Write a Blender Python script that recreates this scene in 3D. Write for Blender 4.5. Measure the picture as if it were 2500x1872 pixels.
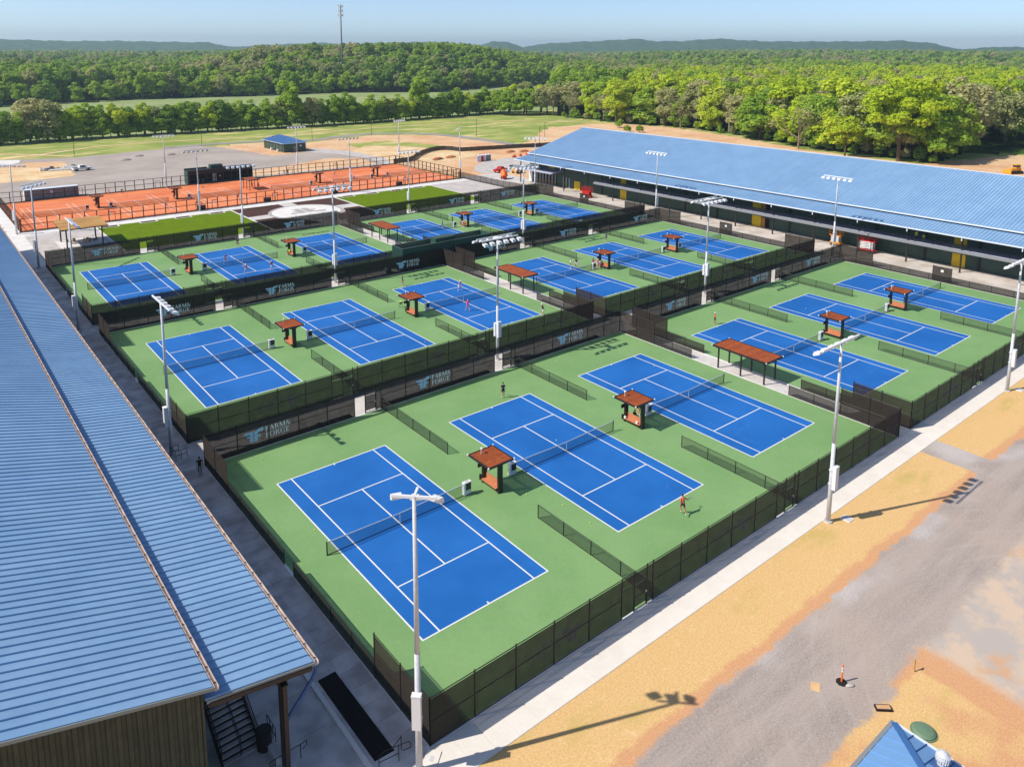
import bpy, bmesh, math, random
import numpy as np
from mathutils import Vector, Matrix
random.seed(7); RNG = np.random.default_rng(7)
for o in list(bpy.data.objects): bpy.data.objects.remove(o)
S = bpy.context.scene; C = S.collection
R = math.radians
# ---------------------------------------------------------------- camera
CAM = Vector((-23.885, -38.317, 37.884)); YAW, PITCH, ROLL = 0.88698, -0.166755, 0.003424
FPX, CYO = 1898.94, -495.41          # focal length and vertical shift in pixels of the 2500 px wide photograph
fw = Vector((math.cos(YAW)*math.cos(PITCH), math.sin(YAW)*math.cos(PITCH), math.sin(PITCH)))
rt = Vector((math.sin(YAW), -math.cos(YAW), 0)); up = rt.cross(fw)
r2 = rt*math.cos(ROLL)+up*math.sin(ROLL); u2 = up*math.cos(ROLL)-rt*math.sin(ROLL)
cd = bpy.data.cameras.new('camera'); cam = bpy.data.objects.new('camera', cd); C.objects.link(cam)
cam.matrix_world = Matrix(((r2.x, u2.x, -fw.x, CAM.x), (r2.y, u2.y, -fw.y, CAM.y), (r2.z, u2.z, -fw.z, CAM.z), (0, 0, 0, 1)))
cd.sensor_width = 36; cd.lens = FPX/2500*36; cd.shift_y = CYO/2500; cd.clip_start = .5; cd.clip_end = 30000
S.camera = cam
# ---------------------------------------------------------------- sky, sun, exposure
SUN_AZ, SUN_EL = R(158), R(46)       # azimuth counter-clockwise from +x
W = bpy.data.worlds.new('World'); S.world = W; W.use_nodes = True
nt = W.node_tree; bgn = nt.nodes['Background']; sk = nt.nodes.new('ShaderNodeTexSky')
sk.sky_type = 'NISHITA'; sk.sun_disc = False; sk.sun_elevation = SUN_EL; sk.sun_rotation = R(90)-SUN_AZ
sk.altitude = 100; sk.air_density = .55; sk.dust_density = .55; sk.ozone_density = 2
nt.links.new(sk.outputs[0], bgn.inputs[0]); bgn.inputs[1].default_value = .125
sd = bpy.data.lights.new('sun', 'SUN'); sun = bpy.data.objects.new('sun', sd); C.objects.link(sun)
sd.energy = 3.6; sd.angle = R(.55); sd.color = (1, .93, .82)
sv = Vector((math.cos(SUN_EL)*math.cos(SUN_AZ), math.cos(SUN_EL)*math.sin(SUN_AZ), math.sin(SUN_EL)))
sun.rotation_euler = sv.to_track_quat('Z', 'Y').to_euler(); sun.location = (-60, 40, 120)
S.view_settings.view_transform = 'Standard'; S.view_settings.look = 'None'; S.view_settings.gamma = 1
S.view_settings.use_curve_mapping = False; S.view_settings.exposure = .52
S.render.engine = 'CYCLES'; S.cycles.transparent_max_bounces = 24; S.cycles.max_bounces = 6
# ---------------------------------------------------------------- materials
MT = {}
def lin(r, g, b): return tuple(((x/255+.055)/1.055)**2.4 if x > 10 else x/255/12.92 for x in (r, g, b))
class NT:
    def __init__(s, name):
        s.m = bpy.data.materials.new(name); s.m.use_nodes = True; s.t = s.m.node_tree
        s.b = s.t.nodes['Principled BSDF']; s.out = s.t.nodes['Material Output']; MT[name] = s.m
    def n(s, typ, **kw):
        x = s.t.nodes.new('ShaderNode'+typ)
        for k, v in kw.items(): setattr(x, k, v)
        return x
    def l(s, a, b): s.t.links.new(a, b)
    def pos(s, stretch=(1, 1, 1)):
        g = s.n('NewGeometry'); 
        if stretch == (1, 1, 1): return g.outputs['Position']
        m = s.n('Mapping'); m.inputs['Scale'].default_value = stretch; s.l(g.outputs['Position'], m.inputs[0]); return m.outputs[0]
    def noise(s, scale, detail=5, rough=.6, vec=None):
        x = s.n('TexNoise'); x.inputs['Scale'].default_value = scale; x.inputs['Detail'].default_value = detail; x.inputs['Roughness'].default_value = rough
        s.l(vec if vec is not None else s.pos(), x.inputs['Vector']); return x.outputs['Fac']
    def ramp(s, fac, lo, hi, a=0., b=1.):
        x = s.n('MapRange'); x.interpolation_type = 'SMOOTHSTEP'
        for i, v in ((1, lo), (2, hi), (3, a), (4, b)): x.inputs[i].default_value = v
        s.l(fac, x.inputs[0]); return x.outputs[0]
    def math(s, op, a, b=None, c=None):
        x = s.n('Math', operation=op)
        for i, v in enumerate((a, b, c)):
            if v is None: continue
            if isinstance(v, (int, float)): x.inputs[i].default_value = v
            else: s.l(v, x.inputs[i])
        return x.outputs[0]
    def mix(s, fac, a, b, mode='MIX'):
        x = s.n('Mix', data_type='RGBA', blend_type=mode)
        if isinstance(fac, (int, float)): x.inputs[0].default_value = fac
        else: s.l(fac, x.inputs[0])
        for i, v in ((6, a), (7, b)):
            if isinstance(v, tuple): x.inputs[i].default_value = (*v, 1)
            else: s.l(v, x.inputs[i])
        return x.outputs[2]
    def bump(s, h, strength, dist=.1):
        x = s.n('Bump'); x.inputs['Strength'].default_value = strength; x.inputs['Distance'].default_value = dist
        s.l(h, x.inputs['Height']); s.l(x.outputs[0], s.b.inputs['Normal'])
    def col(s, c, rough=.8, metal=0., spec=.5):
        if isinstance(c, tuple): s.b.inputs['Base Color'].default_value = (*c, 1)
        else: s.l(c, s.b.inputs['Base Color'])
        s.b.inputs['Roughness'].default_value = rough; s.b.inputs['Metallic'].default_value = metal; s.b.inputs['Specular IOR Level'].default_value = spec
def mat(name, c1, c2=None, scale=3., lo=.35, hi=.65, rough=.8, metal=0., spec=.4, fine=0., fs=40., bump=0., bs=30., bd=.02, ov=0., iv=0., stretch=(1, 1, 1)):
    s = NT(name); c = c1
    if c2: c = s.mix(s.ramp(s.noise(scale, 6, .65, s.pos(stretch)), lo, hi), c1, c2)
    if fine:
        f = s.ramp(s.noise(fs, 3, .7), .3, .7, 1-fine, 1+fine)
        x = s.n('CombineColor'); [s.l(f, x.inputs[i]) for i in range(3)]; c = s.mix(1., c, x.outputs[0], 'MULTIPLY')
    if ov or iv:
        r = s.n('ObjectInfo').outputs['Random'] if ov else s.n('NewGeometry').outputs['Random Per Island']
        k = ov or iv; f = s.ramp(r, 0, 1, 1-k, 1+k); x = s.n('CombineColor'); [s.l(f, x.inputs[i]) for i in range(3)]
        c = s.mix(1., c, x.outputs[0], 'MULTIPLY')
    s.col(c, rough, metal, spec)
    if bump: s.bump(s.noise(bs, 4), bump, bd)
    return s.m
def screen(name, c, opac, rough=.8, wr=0.):
    s = NT(name); s.col(c, rough)
    if wr: s.bump(s.noise(1.1, 3, .6, s.pos((1, 1, .5))), .9, .25)
    tr = s.n('BsdfTransparent'); mx = s.n('MixShader')
    s.l(s.ramp(s.noise(1.3, 3), .3, .7, opac-wr, min(1, opac+wr)), mx.inputs[0]); s.l(tr.outputs[0], mx.inputs[1]); s.l(s.b.outputs[0], mx.inputs[2]); s.l(mx.outputs[0], s.out.inputs[0])
    return s.m
mat('concrete', lin(206, 202, 197), lin(190, 184, 179), .35, fine=.05, fs=3, rough=.85, bump=.15)
mat('concrete_white', lin(226, 223, 219), lin(214, 210, 205), .5, fine=.03, fs=5, rough=.85)
mat('slab_dark', lin(214, 207, 201), lin(178, 169, 164), .55, .4, .62, fine=.08, fs=2.2, rough=.8, ov=.08, bump=.1)
mat('slab_light', lin(228, 222, 213), lin(222, 215, 205), .6, fine=.02, fs=4, rough=.85, ov=.012, bump=.1)
mat('apron_slab', lin(203, 195, 186), lin(180, 169, 158), .25, .4, .65, fine=.06, fs=3, rough=.85, ov=.03)
mat('court_green', lin(113, 152, 95), lin(127, 163, 106), .10, .3, .7, fine=.04, fs=3.5, rough=.75, spec=.3)
s = NT('court_blue')     # acrylic paint with faint scuffed, chalky patches
cb = s.mix(s.ramp(s.noise(.12, 3), .3, .7), lin(20, 94, 168), lin(32, 106, 184)); sc = s.math('MULTIPLY', s.ramp(s.noise(.9, 8, .8), .54, .74), s.ramp(s.noise(.13, 3), .44, .66))
s.col(s.mix(s.math('MULTIPLY', sc, .5), cb, lin(112, 148, 205)), .7, 0, .3)
mat('line_white', lin(224, 224, 222), rough=.7)
mat('clay', lin(226, 134, 84), lin(206, 106, 60), .16, .35, .7, fine=.07, fs=1.2, rough=.95, stretch=(.35, 1, 1))
mat('turf', lin(92, 116, 3), lin(102, 126, 4), .5, fine=.08, fs=9, rough=.95, spec=.1)
mat('mulch', lin(84, 52, 40), lin(58, 34, 27), 3, fine=.25, fs=9, rough=1, bump=.6, bs=9)
mat('bed_black', lin(26, 22, 20), lin(17, 14, 13), 4, fine=.2, rough=1, bump=.5, bs=12)
mat('gravel', lin(176, 165, 156), lin(160, 148, 139), .05, fine=.13, fs=6, rough=.95, bump=.3, bs=7, bd=.05)
mat('gravel_pale', lin(196, 190, 186), lin(178, 170, 164), .4, fine=.12, fs=6, rough=.95)
mat('asphalt_grey', lin(158, 152, 150), lin(142, 136, 134), .2, fine=.06, rough=.95)
mat('straw', lin(222, 176, 106), lin(198, 150, 82), .22, .35, .65, fine=.22, fs=3.2, rough=1, bump=.6, bs=5, bd=.06)
mat('straw_pale', lin(224, 200, 158), lin(210, 172, 124), .14, fine=.1, fs=1, rough=1)
mat('dirt', lin(218, 184, 144), lin(204, 156, 114), .06, .35, .68, fine=.12, fs=.8, rough=1)
mat('dirt_red', lin(184, 114, 68), lin(160, 94, 54), .3, fine=.15, fs=1, rough=1, bump=.5, bs=1, bd=.3)
s = NT('grass')          # mown spring grass with worn straw-coloured patches
gc = s.mix(s.ramp(s.noise(.05, 4), .36, .62), lin(138, 152, 76), lin(170, 172, 100)); gc = s.mix(s.ramp(s.noise(.035, 5, .6, s.pos((1, 2.2, 1))), .52, .64), gc, lin(216, 196, 142))
s.col(s.mix(s.math('MULTIPLY', s.ramp(s.noise(.09, 5, .7, s.pos((.6, 1.6, 1))), .42, .66), .8), gc, lin(112, 140, 58)), 1, 0, .1)
s = NT('meadow')         # tall pasture beyond the hedgerow
gc = s.mix(s.ramp(s.noise(.02, 4, .6, s.pos((.5, 2, 1))), .38, .62), lin(136, 152, 98), lin(150, 162, 110)); s.col(s.mix(s.ramp(s.noise(.05, 5, .7), .58, .72), gc, lin(178, 172, 106)), 1, 0, .1)
s = NT('woodland')       # far wooded terrain and hills
gc = s.mix(s.ramp(s.noise(.012, 6, .75), .35, .65), lin(58, 92, 42), lin(92, 118, 52)); f = s.noise(.06, 5, .7); s.col(s.mix(s.ramp(f, .45, .6), gc, lin(32, 58, 30)), 1, 0, .05); s.bump(f, 1, 12)

def yard():
    """front yard: straw verge, orange dirt strip, compacted gravel with tyre streaks, straw plot and sandy ground, blended by ragged noise"""
    s = NT('yard'); sp = s.n('SeparateXYZ'); s.l(s.pos(), sp.inputs[0]); n1 = s.noise(.32, 4, .6); n2 = s.noise(1.7, 5, .7)
    wob = s.math('ADD', s.math('MULTIPLY', s.math('SUBTRACT', n1, .5), 1.6), s.math('MULTIPLY', s.math('SUBTRACT', n2, .5), .9))
    n3 = s.noise(.27, 4, .6, s.pos((1, .2, 1))); wob2 = s.math('ADD', s.math('MULTIPLY', s.math('SUBTRACT', n3, .5), 2.2), s.math('MULTIPLY', s.math('SUBTRACT', n2, .5), 1.0))
    X = s.math('ADD', sp.outputs[0], wob2); Y = s.math('ADD', sp.outputs[1], wob)
    fine = s.noise(7, 3, .8); fibre = s.noise(6.5, 5, .85, s.pos((1, 1.5, 1)))
    grav = s.mix(s.ramp(s.noise(.5, 5, .65, s.pos((.16, 1.3, 1))), .35, .68), lin(138, 126, 119), lin(168, 154, 145)); grav = s.mix(s.ramp(s.noise(.06, 4, .6), .45, .7), grav, lin(172, 154, 140))
    grav = s.mix(s.ramp(fine, .25, .75), grav, s.mix(.75, grav, lin(184, 172, 164)))
    straw = s.mix(s.ramp(fibre, .3, .7), lin(200, 158, 100), lin(230, 196, 142)); straw = s.mix(s.ramp(s.noise(.25, 5, .7, s.pos((.5, 1.4, 1))), .52, .72), straw, lin(196, 170, 104)); straw = s.mix(s.ramp(s.noise(.8, 6, .75), .56, .72), straw, lin(226, 192, 146))
    dirt = s.mix(s.ramp(fibre, .3, .7), lin(194, 142, 100), lin(218, 170, 128)); sand = s.mix(s.ramp(s.noise(.22, 6, .7), .42, .58), lin(180, 170, 162), lin(204, 182, 160)); sand = s.mix(s.ramp(s.noise(.12, 4, .6), .58, .66), sand, lin(200, 162, 130))
    pale = s.mix(s.ramp(fine, .3, .7), lin(188, 184, 184), lin(212, 208, 206))
    arc = s.n('TexWave'); arc.wave_type = 'RINGS'; arc.rings_direction = 'Z'; arc.inputs['Scale'].default_value = .22; arc.inputs['Distortion'].default_value = 2.5; arc.inputs['Detail'].default_value = 3; arc.inputs['Detail Scale'].default_value = .4
    mpn = s.n('Mapping'); mpn.inputs['Location'].default_value = (-30, 34, 0); s.l(s.pos(), mpn.inputs[0]); s.l(mpn.outputs[0], arc.inputs['Vector'])
    grav = s.mix(s.math('MULTIPLY', s.ramp(arc.outputs['Fac'], .8, .97), s.ramp(s.noise(.13, 3), .45, .65, 0, .14)), grav, lin(196, 186, 178))   # pale tyre arcs
    c = grav
    c = s.mix(s.math('MULTIPLY', s.math('MULTIPLY', s.ramp(Y, -16.4, -15.2), s.ramp(s.noise(.10, 3, .5), .46, .64)), .55), c, pale)
    right = s.ramp(X, 23.2, 25.0); low = s.ramp(s.math('MULTIPLY', Y, -1), 20.2, 21.2); c = s.mix(s.math('MULTIPLY', right, low), c, sand)
    c = s.mix(s.math('MULTIPLY', s.math('MULTIPLY', s.ramp(X, 25.5, 24.2), s.ramp(s.math('MULTIPLY', Y, -1), 20.3, 20.9)), s.ramp(X, 20, 21)), c, dirt)
    c = s.mix(s.math('MULTIPLY', s.ramp(X, 22.8, 22.2), s.ramp(s.math('MULTIPLY', Y, -1), 20.9, 21.3)), c, s.mix(s.ramp(s.noise(.2, 3), .4, .6), straw, dirt))
    cut = s.math('MULTIPLY', s.ramp(sp.outputs[0], 50.25, 50.45), s.ramp(sp.outputs[0], 53.95, 53.8)); keep = s.math('SUBTRACT', 1., cut)
    c = s.mix(s.math('MULTIPLY', s.ramp(Y, -14.75, -14.3), keep), c, dirt); c = s.mix(s.math('MULTIPLY', s.ramp(Y, -13.95, -13.5), keep), c, straw)
    s.col(c, 1, 0, .1); s.bump(s.math('ADD', fine, fibre), .35, .05)
yard()
mat('metal_roof', lin(124, 160, 196), lin(133, 168, 202), .25, rough=.42, spec=.5, ov=.03, fine=.03, fs=1.2)
mat('kiosk_roof', lin(108, 150, 196), lin(112, 154, 199), .5, rough=.45); mat('rake_grey', lin(140, 146, 140), rough=.5)
mat('metal_roof_dark', lin(62, 106, 160), rough=.45)
mat('gutter', lin(214, 198, 188), lin(192, 172, 160), 1.2, rough=.5)
mat('trim_white', lin(214, 222, 232), rough=.5)
mat('wall_green', lin(64, 86, 74), lin(57, 77, 66), 1, rough=.55, ov=.03)
mat('wall_olive', lin(72, 75, 58), lin(60, 63, 49), 1, rough=.6, ov=.06)
mat('wall_teal', lin(42, 78, 66), lin(36, 68, 58), 1, rough=.55, ov=.03)
mat('wall_black', lin(34, 34, 33), rough=.6)
mat('metal_brown', lin(42, 31, 27), rough=.5, spec=.5)
mat('metal_black', lin(24, 20, 19), rough=.5, spec=.5)
mat('downspout_blue', lin(64, 98, 152), rough=.4)
mat('galvanised', lin(206, 208, 211), lin(194, 196, 200), 4, rough=.5, metal=0., fine=.03)
mat('lamp_white', lin(222, 222, 224), rough=.45)
mat('lamp_grey', lin(120, 118, 118), rough=.5)
mat('wood_red', lin(172, 88, 40), lin(148, 70, 28), 3, rough=.7, iv=.12)
mat('wood_deck', lin(196, 130, 92), lin(182, 114, 78), 3, rough=.65, ov=.05)
mat('wood_gold', lin(196, 152, 86), lin(168, 122, 62), .7, rough=.7, ov=.08, stretch=(.2, 1, 1))
mat('white_plastic', lin(226, 226, 228), rough=.4)
mat('screen_black', lin(18, 20, 22), rough=.25, spec=.6)
mat('yellow_board', lin(228, 190, 30), lin(214, 176, 24), 1, rough=.7)
mat('brown_door', lin(178, 116, 50), rough=.6)
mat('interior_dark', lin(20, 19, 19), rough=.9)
mat('deck_blue', lin(188, 192, 212), lin(170, 175, 198), .8, rough=.5)
mat('red_paint', lin(196, 34, 26), rough=.4); mat('orange_paint', lin(240, 150, 20), rough=.4); mat('orange_safety', lin(246, 110, 34), rough=.5)
mat('yellow_paint', lin(232, 160, 40), rough=.45); mat('white_paint', lin(222, 220, 216), rough=.5); mat('rubber', lin(28, 27, 27), rough=.8)
mat('blue_paint', lin(90, 120, 180), rough=.4); mat('grey_paint', lin(120, 124, 128), rough=.5); mat('glass_dark', lin(30, 38, 44), rough=.12, spec=.8)
mat('container_grey', lin(132, 135, 138), rough=.6); mat('green_lid', lin(104, 130, 104), rough=.6); mat('ball_yellow', lin(214, 236, 60), rough=.8)
mat('sign_white', lin(245, 245, 245), rough=.7); mat('sign_blue', lin(178, 208, 236), rough=.7); mat('logo_grey', lin(168, 163, 160), rough=.9)
mat('grey_brown', lin(60, 56, 54), rough=.6)  # plain dark grey-brown for the clay kerb and some pallets
screen('windscreen', lin(46, 36, 30), .72, .9, .03); screen('mesh_low', lin(30, 36, 28), .24, .9); screen('mesh_low_dark', lin(44, 38, 35), .60, .9)
screen('net_mesh', lin(10, 14, 26), .34, .9); screen('silt_mesh', lin(30, 26, 24), .95, .9)
mat('bark', lin(104, 90, 74), lin(74, 62, 50), 2, rough=1); mat('twig', lin(150, 132, 112), lin(118, 102, 86), 1.5, rough=1)
def leafmat(name, c1, c2, c3):
    s = NT(name); r = s.n('ObjectInfo').outputs['Random']; isl = s.n('NewGeometry').outputs['Random Per Island']
    c = s.mix(s.ramp(r, 0, 1), c1, c2); c = s.mix(s.math('MULTIPLY', isl, .55), c, c3)
    s.col(c, .75, 0, .15); tl = s.n('BsdfTranslucent'); s.l(c, tl.inputs[0]); mx = s.n('MixShader'); mx.inputs[0].default_value = .45
    s.l(s.b.outputs[0], mx.inputs[1]); s.l(tl.outputs[0], mx.inputs[2]); s.l(mx.outputs[0], s.out.inputs[0])
leafmat('leaf_green', lin(156, 188, 62), lin(190, 212, 84), lin(126, 160, 54))
leafmat('leaf_lime', lin(188, 208, 52), lin(214, 224, 70), lin(158, 186, 48))
leafmat('leaf_dull', lin(178, 185, 119), lin(210, 203, 146), lin(146, 155, 99))
leafmat('leaf_deep', lin(126, 160, 64), lin(156, 186, 80), lin(102, 136, 56))
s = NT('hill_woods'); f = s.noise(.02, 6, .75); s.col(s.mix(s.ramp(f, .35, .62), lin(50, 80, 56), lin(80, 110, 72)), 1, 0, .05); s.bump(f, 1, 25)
s = NT('sign_print'); s.col(lin(235, 238, 240), .8); tl = s.n('BsdfTranslucent'); tl.inputs[0].default_value = (.85, .87, .9, 1); tr = s.n('BsdfTransparent'); mx = s.n('MixShader'); mx.inputs[0].default_value = .6; m2 = s.n('MixShader'); m2.inputs[0].default_value = .8   # thin ink on mesh, seen from behind
s.l(s.b.outputs[0], mx.inputs[1]); s.l(tl.outputs[0], mx.inputs[2]); s.l(tr.outputs[0], m2.inputs[1]); s.l(mx.outputs[0], m2.inputs[2]); s.l(m2.outputs[0], s.out.inputs[0])
# ---------------------------------------------------------------- mesh helpers
class MB:
    def __init__(s): s.v = []; s.f = []; s.mi = []
    def add(s, vs, fs, mi=0):
        n = len(s.v); s.v += [tuple(p) for p in vs]; s.f += [tuple(i+n for i in q) for q in fs]; s.mi += [mi]*len(fs); return s
    def box(s, x0, x1, y0, y1, z0, z1, mi=0):
        return s.add([(x, y, z) for z in (z0, z1) for y in (y0, y1) for x in (x0, x1)], [(0, 2, 3, 1), (4, 5, 7, 6), (0, 1, 5, 4), (2, 6, 7, 3), (0, 4, 6, 2), (1, 3, 7, 5)], mi)
    def obox(s, c, ax, ay, az, hx, hy, hz, mi=0):
        c, ax, ay, az = (Vector(q) for q in (c, ax, ay, az))
        return s.add([c+ax*hx*i+ay*hy*j+az*hz*k for k in (-1, 1) for j in (-1, 1) for i in (-1, 1)], [(0, 2, 3, 1), (4, 5, 7, 6), (0, 1, 5, 4), (2, 6, 7, 3), (0, 4, 6, 2), (1, 3, 7, 5)], mi)
    def bar(s, a, b, w, h=None, mi=0, upv=(0, 0, 1)):
        a, b = Vector(a), Vector(b); d = (b-a).normalized(); u = Vector(upv)
        if abs(d.dot(u)) > .98: u = Vector((0, 1, 0))
        x = d.cross(u).normalized(); y = x.cross(d)
        return s.obox((a+b)/2, d, x, y, (b-a).length/2, w/2, (h or w)/2, mi)
    def cyl(s, a, b, r0, r1=None, n=8, mi=0, cap=True):
        a, b = Vector(a), Vector(b); r1 = r0 if r1 is None else r1; d = (b-a).normalized(); u = Vector((0, 0, 1)) if abs(d.z) < .9 else Vector((1, 0, 0))
        x = d.cross(u).normalized(); y = d.cross(x); cs = [(math.cos(2*math.pi*i/n), math.sin(2*math.pi*i/n)) for i in range(n)]
        vs = [a+x*q[0]*r0+y*q[1]*r0 for q in cs]+[b+x*q[0]*r1+y*q[1]*r1 for q in cs]
        fs = [(i, (i+1) % n, n+(i+1) % n, n+i) for i in range(n)]
        if cap: fs += [tuple(range(n-1, -1, -1)), tuple(range(n, 2*n))]
        return s.add(vs, fs, mi)
    def tube(s, pts, r, n=6, mi=0):
        for a, b in zip(pts, pts[1:]): s.cyl(a, b, r, r, n, mi)
        return s
    def lathe(s, c, prof, n=12, mi=0):
        c = Vector(c); vs = [c+Vector((math.cos(2*math.pi*i/n)*r, math.sin(2*math.pi*i/n)*r, z)) for r, z in prof for i in range(n)]
        fs = [(k*n+i, k*n+(i+1) % n, (k+1)*n+(i+1) % n, (k+1)*n+i) for k in range(len(prof)-1) for i in range(n)]
        return s.add(vs, fs+[tuple(range(n-1, -1, -1)), tuple((len(prof)-1)*n+i for i in range(n))], mi)
    def prism(s, pts, z0, z1, mi=0):
        n = len(pts); return s.add([(x, y, z0) for x, y in pts]+[(x, y, z1) for x, y in pts], [tuple(range(n-1, -1, -1)), tuple(range(n, 2*n))]+[(i, (i+1) % n, n+(i+1) % n, n+i) for i in range(n)], mi)
    def sph(s, c, r, n=8, m=6, mi=0, sc=(1, 1, 1)):
        c = Vector(c); vs = [c+Vector((0, 0, -r*sc[2]))]
        for k in range(1, m):
            t = -math.pi/2+math.pi*k/m
            vs += [c+Vector((math.cos(t)*math.cos(2*math.pi*i/n)*r*sc[0], math.cos(t)*math.sin(2*math.pi*i/n)*r*sc[1], math.sin(t)*r*sc[2])) for i in range(n)]
        vs.append(c+Vector((0, 0, r*sc[2]))); L = len(vs)-1
        fs = [(0, 1+(i+1) % n, 1+i) for i in range(n)]+[(L, L-n+i, L-n+(i+1) % n) for i in range(n)]
        fs += [(1+k*n+i, 1+k*n+(i+1) % n, 1+(k+1)*n+(i+1) % n, 1+(k+1)*n+i) for k in range(m-2) for i in range(n)]
        return s.add(vs, fs, mi)
    def mesh(s, name, mats, smooth=False):
        me = bpy.data.meshes.new(name); me.from_pydata(s.v, [], s.f); mats = [mats] if isinstance(mats, str) else mats
        for m in mats: me.materials.append(MT[m])
        if len(mats) > 1: me.polygons.foreach_set('material_index', s.mi)
        if smooth: me.polygons.foreach_set('use_smooth', [True]*len(me.polygons))
        me.update(); return me
def ob(name, me, parent=None, loc=(0, 0, 0), rz=0., sc=None, kind=None):
    if isinstance(me, tuple): me = me[0].mesh(name, me[1])
    o = bpy.data.objects.new(name, me); C.objects.link(o); o.location = loc
    if rz: o.rotation_euler = (0, 0, rz)
    if sc: o.scale = sc
    if parent: o.parent = parent
    if kind: o['kind'] = kind
    return o
def tag(o, label, cat, group=None):
    o['label'] = label; o['category'] = cat
    if group: o['group'] = group
    return o
def thing(name, label, cat, loc=(0, 0, 0), rz=0., group=None):
    o = bpy.data.objects.new(name, None); C.objects.link(o); o.location = loc; o.rotation_euler = (0, 0, rz); o.empty_display_size = .3
    return tag(o, label, cat, group)
def copy_tree(src, loc, rz, label, group=None, sc=None):
    def cp(o, par):
        c = o.copy(); C.objects.link(c); c.parent = par
        for ch in o.children: cp(ch, c)
        return c
    r = cp(src, None); r.location = loc; r.rotation_euler = (0, 0, rz); r['label'] = label
    if group: r['group'] = group
    if sc: r.scale = sc
    return r
def struct(name, me, parent=None, **k): return ob(name, me, parent, kind='structure', **k)
ORD = ['first', 'second', 'third', 'fourth', 'fifth', 'sixth', 'seventh', 'eighth', 'ninth', 'tenth', 'eleventh', 'twelfth', 'thirteenth', 'fourteenth', 'fifteenth', 'sixteenth', 'seventeenth', 'eighteenth', 'nineteenth']
TENS = {20: ('twenty', 'twentieth'), 30: ('thirty', 'thirtieth'), 40: ('forty', 'fortieth'), 50: ('fifty', 'fiftieth'), 60: ('sixty', 'sixtieth'), 70: ('seventy', 'seventieth'), 80: ('eighty', 'eightieth'), 90: ('ninety', 'ninetieth')}
def ordi(i):   # 0-based
    n = i+1
    if n == 100: return 'hundredth'
    if n > 100: return 'hundred-and-'+ordi(i-100)
    if n < 20: return ORD[n-1]
    t = n//10*10; return TENS[t][1] if n == t else TENS[t][0]+'-'+ORD[n-t-1]
ROW = ['front row', 'middle row', 'back row']; SIDE = ['left', 'right']
def sheet(name, pts, z, m, jit=0., step=3., seed=1, th=0.):
    rr = random.Random(seed); out = []
    for a, b in zip(pts, pts[1:]+pts[:1]):
        L = math.hypot(b[0]-a[0], b[1]-a[1]); n = max(1, int(L/step)) if jit else 1
        for k in range(n):
            t = k/n; d = rr.uniform(-jit, jit) if k else 0; out.append((a[0]+(b[0]-a[0])*t-(b[1]-a[1])/L*d, a[1]+(b[1]-a[1])*t+(b[0]-a[0])/L*d))
    mb = MB()
    if th: mb.prism(out, z-th, z)
    else: mb.add([(x, y, z) for x, y in out], [tuple(range(len(out)))])
    me = mb.mesh(name, m)
    if out and sum(a[0]*b[1]-a[1]*b[0] for a, b in zip(out, out[1:]+out[:1])) < 0: me.flip_normals()
    return struct(name, me)
# ================================================================ terrain
def sm(t): t = np.clip(t, 0, 1); return t*t*(3-2*t)
HX = [-300, 0, 60, 180, 300, 420, 520, 575, 640, 770, 800, 870, 930, 965, 1010, 1060, 1110, 1155, 1200, 1240, 1275, 1310, 1380, 1450, 1545, 1600, 1660, 1740, 1850, 1920, 2000, 2100, 2180, 2260, 2325, 2360, 2420, 2500, 2900]
HY = [103, 101, 102, 105, 104, 106, 107, 118, 113, 108, 107, 112, 106, 112, 104, 104, 112, 117, 103, 103, 117, 109, 104, 101, 95, 101, 100, 94, 100, 100, 100, 99, 97, 103, 118, 115, 111, 112, 110]
def polar(x, y): dx = x-CAM.x; dy = y-CAM.y; return np.hypot(dx, dy), np.degrees(np.arctan2(dy, dx))
def height(x, y):
    d, az = polar(x, y); off = np.radians(np.degrees(YAW)-az); front = np.abs(off) < 1.2
    px = 1250+FPX*np.tan(np.clip(off, -1.2, 1.2)); dep = d*np.cos(np.clip(off, -1.2, 1.2))
    k = 20*sm((d-np.interp(az, [40, 47.6, 49.3, 56.1, 63.5, 68.8, 77, 84.1], [880, 875, 868, 695, 693, 667, 647, 605])-12)/140)*sm((az-46)/10)*sm((74-az)/7)*(1-.7*sm((d-1050)/400))
    roll = 3*np.sin(x*.011+1)*np.sin(y*.009)*sm((d-620)/300)+9*sm((d-1300)/700)*sm((44-az)/8)
    top = np.interp(px, HX, HY); jag = 1.2*np.sin(px*.09)+.8*np.sin(px*.23+1)+.5*np.sin(px*.61)
    ht = 37.9+(121-top+jag*.6)/FPX*dep
    h1 = np.where(front, ht, 60)*sm((d-3000)/1300)*(1-.5*sm((d-4500)/1200))
    return np.where(d > 3000, np.maximum(h1, k+roll), k+roll)-.06
NA = 560; az = np.concatenate([np.linspace(R(8), R(96), NA), np.linspace(R(96), R(368), 60)[1:-1]]); NA = len(az)
rad = np.concatenate([[6, 30, 80, 150, 220, 280], np.geomspace(300, 6500, 130), [9000]]); NR = len(rad)
AZ, RD = np.meshgrid(az, rad); X = CAM.x+RD*np.cos(AZ); Y = CAM.y+RD*np.sin(AZ); Z = height(X, Y)
vs = np.stack([X, Y, Z], -1).reshape(-1, 3); i0 = np.arange(NR-1)[:, None]*NA; jj = np.arange(NA)[None, :]; j1 = (jj+1) % NA
fs = np.stack([i0+jj, i0+NA+jj, i0+NA+j1, i0+j1], -1).reshape(-1, 4)
fs = np.concatenate([fs[:, ::-1]]); me = bpy.data.meshes.new('ground'); me.from_pydata(vs.tolist(), [], fs.tolist()+[list(range(NA))])
for m in ('grass', 'meadow', 'woodland', 'hill_woods'): me.materials.append(MT[m])
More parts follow.
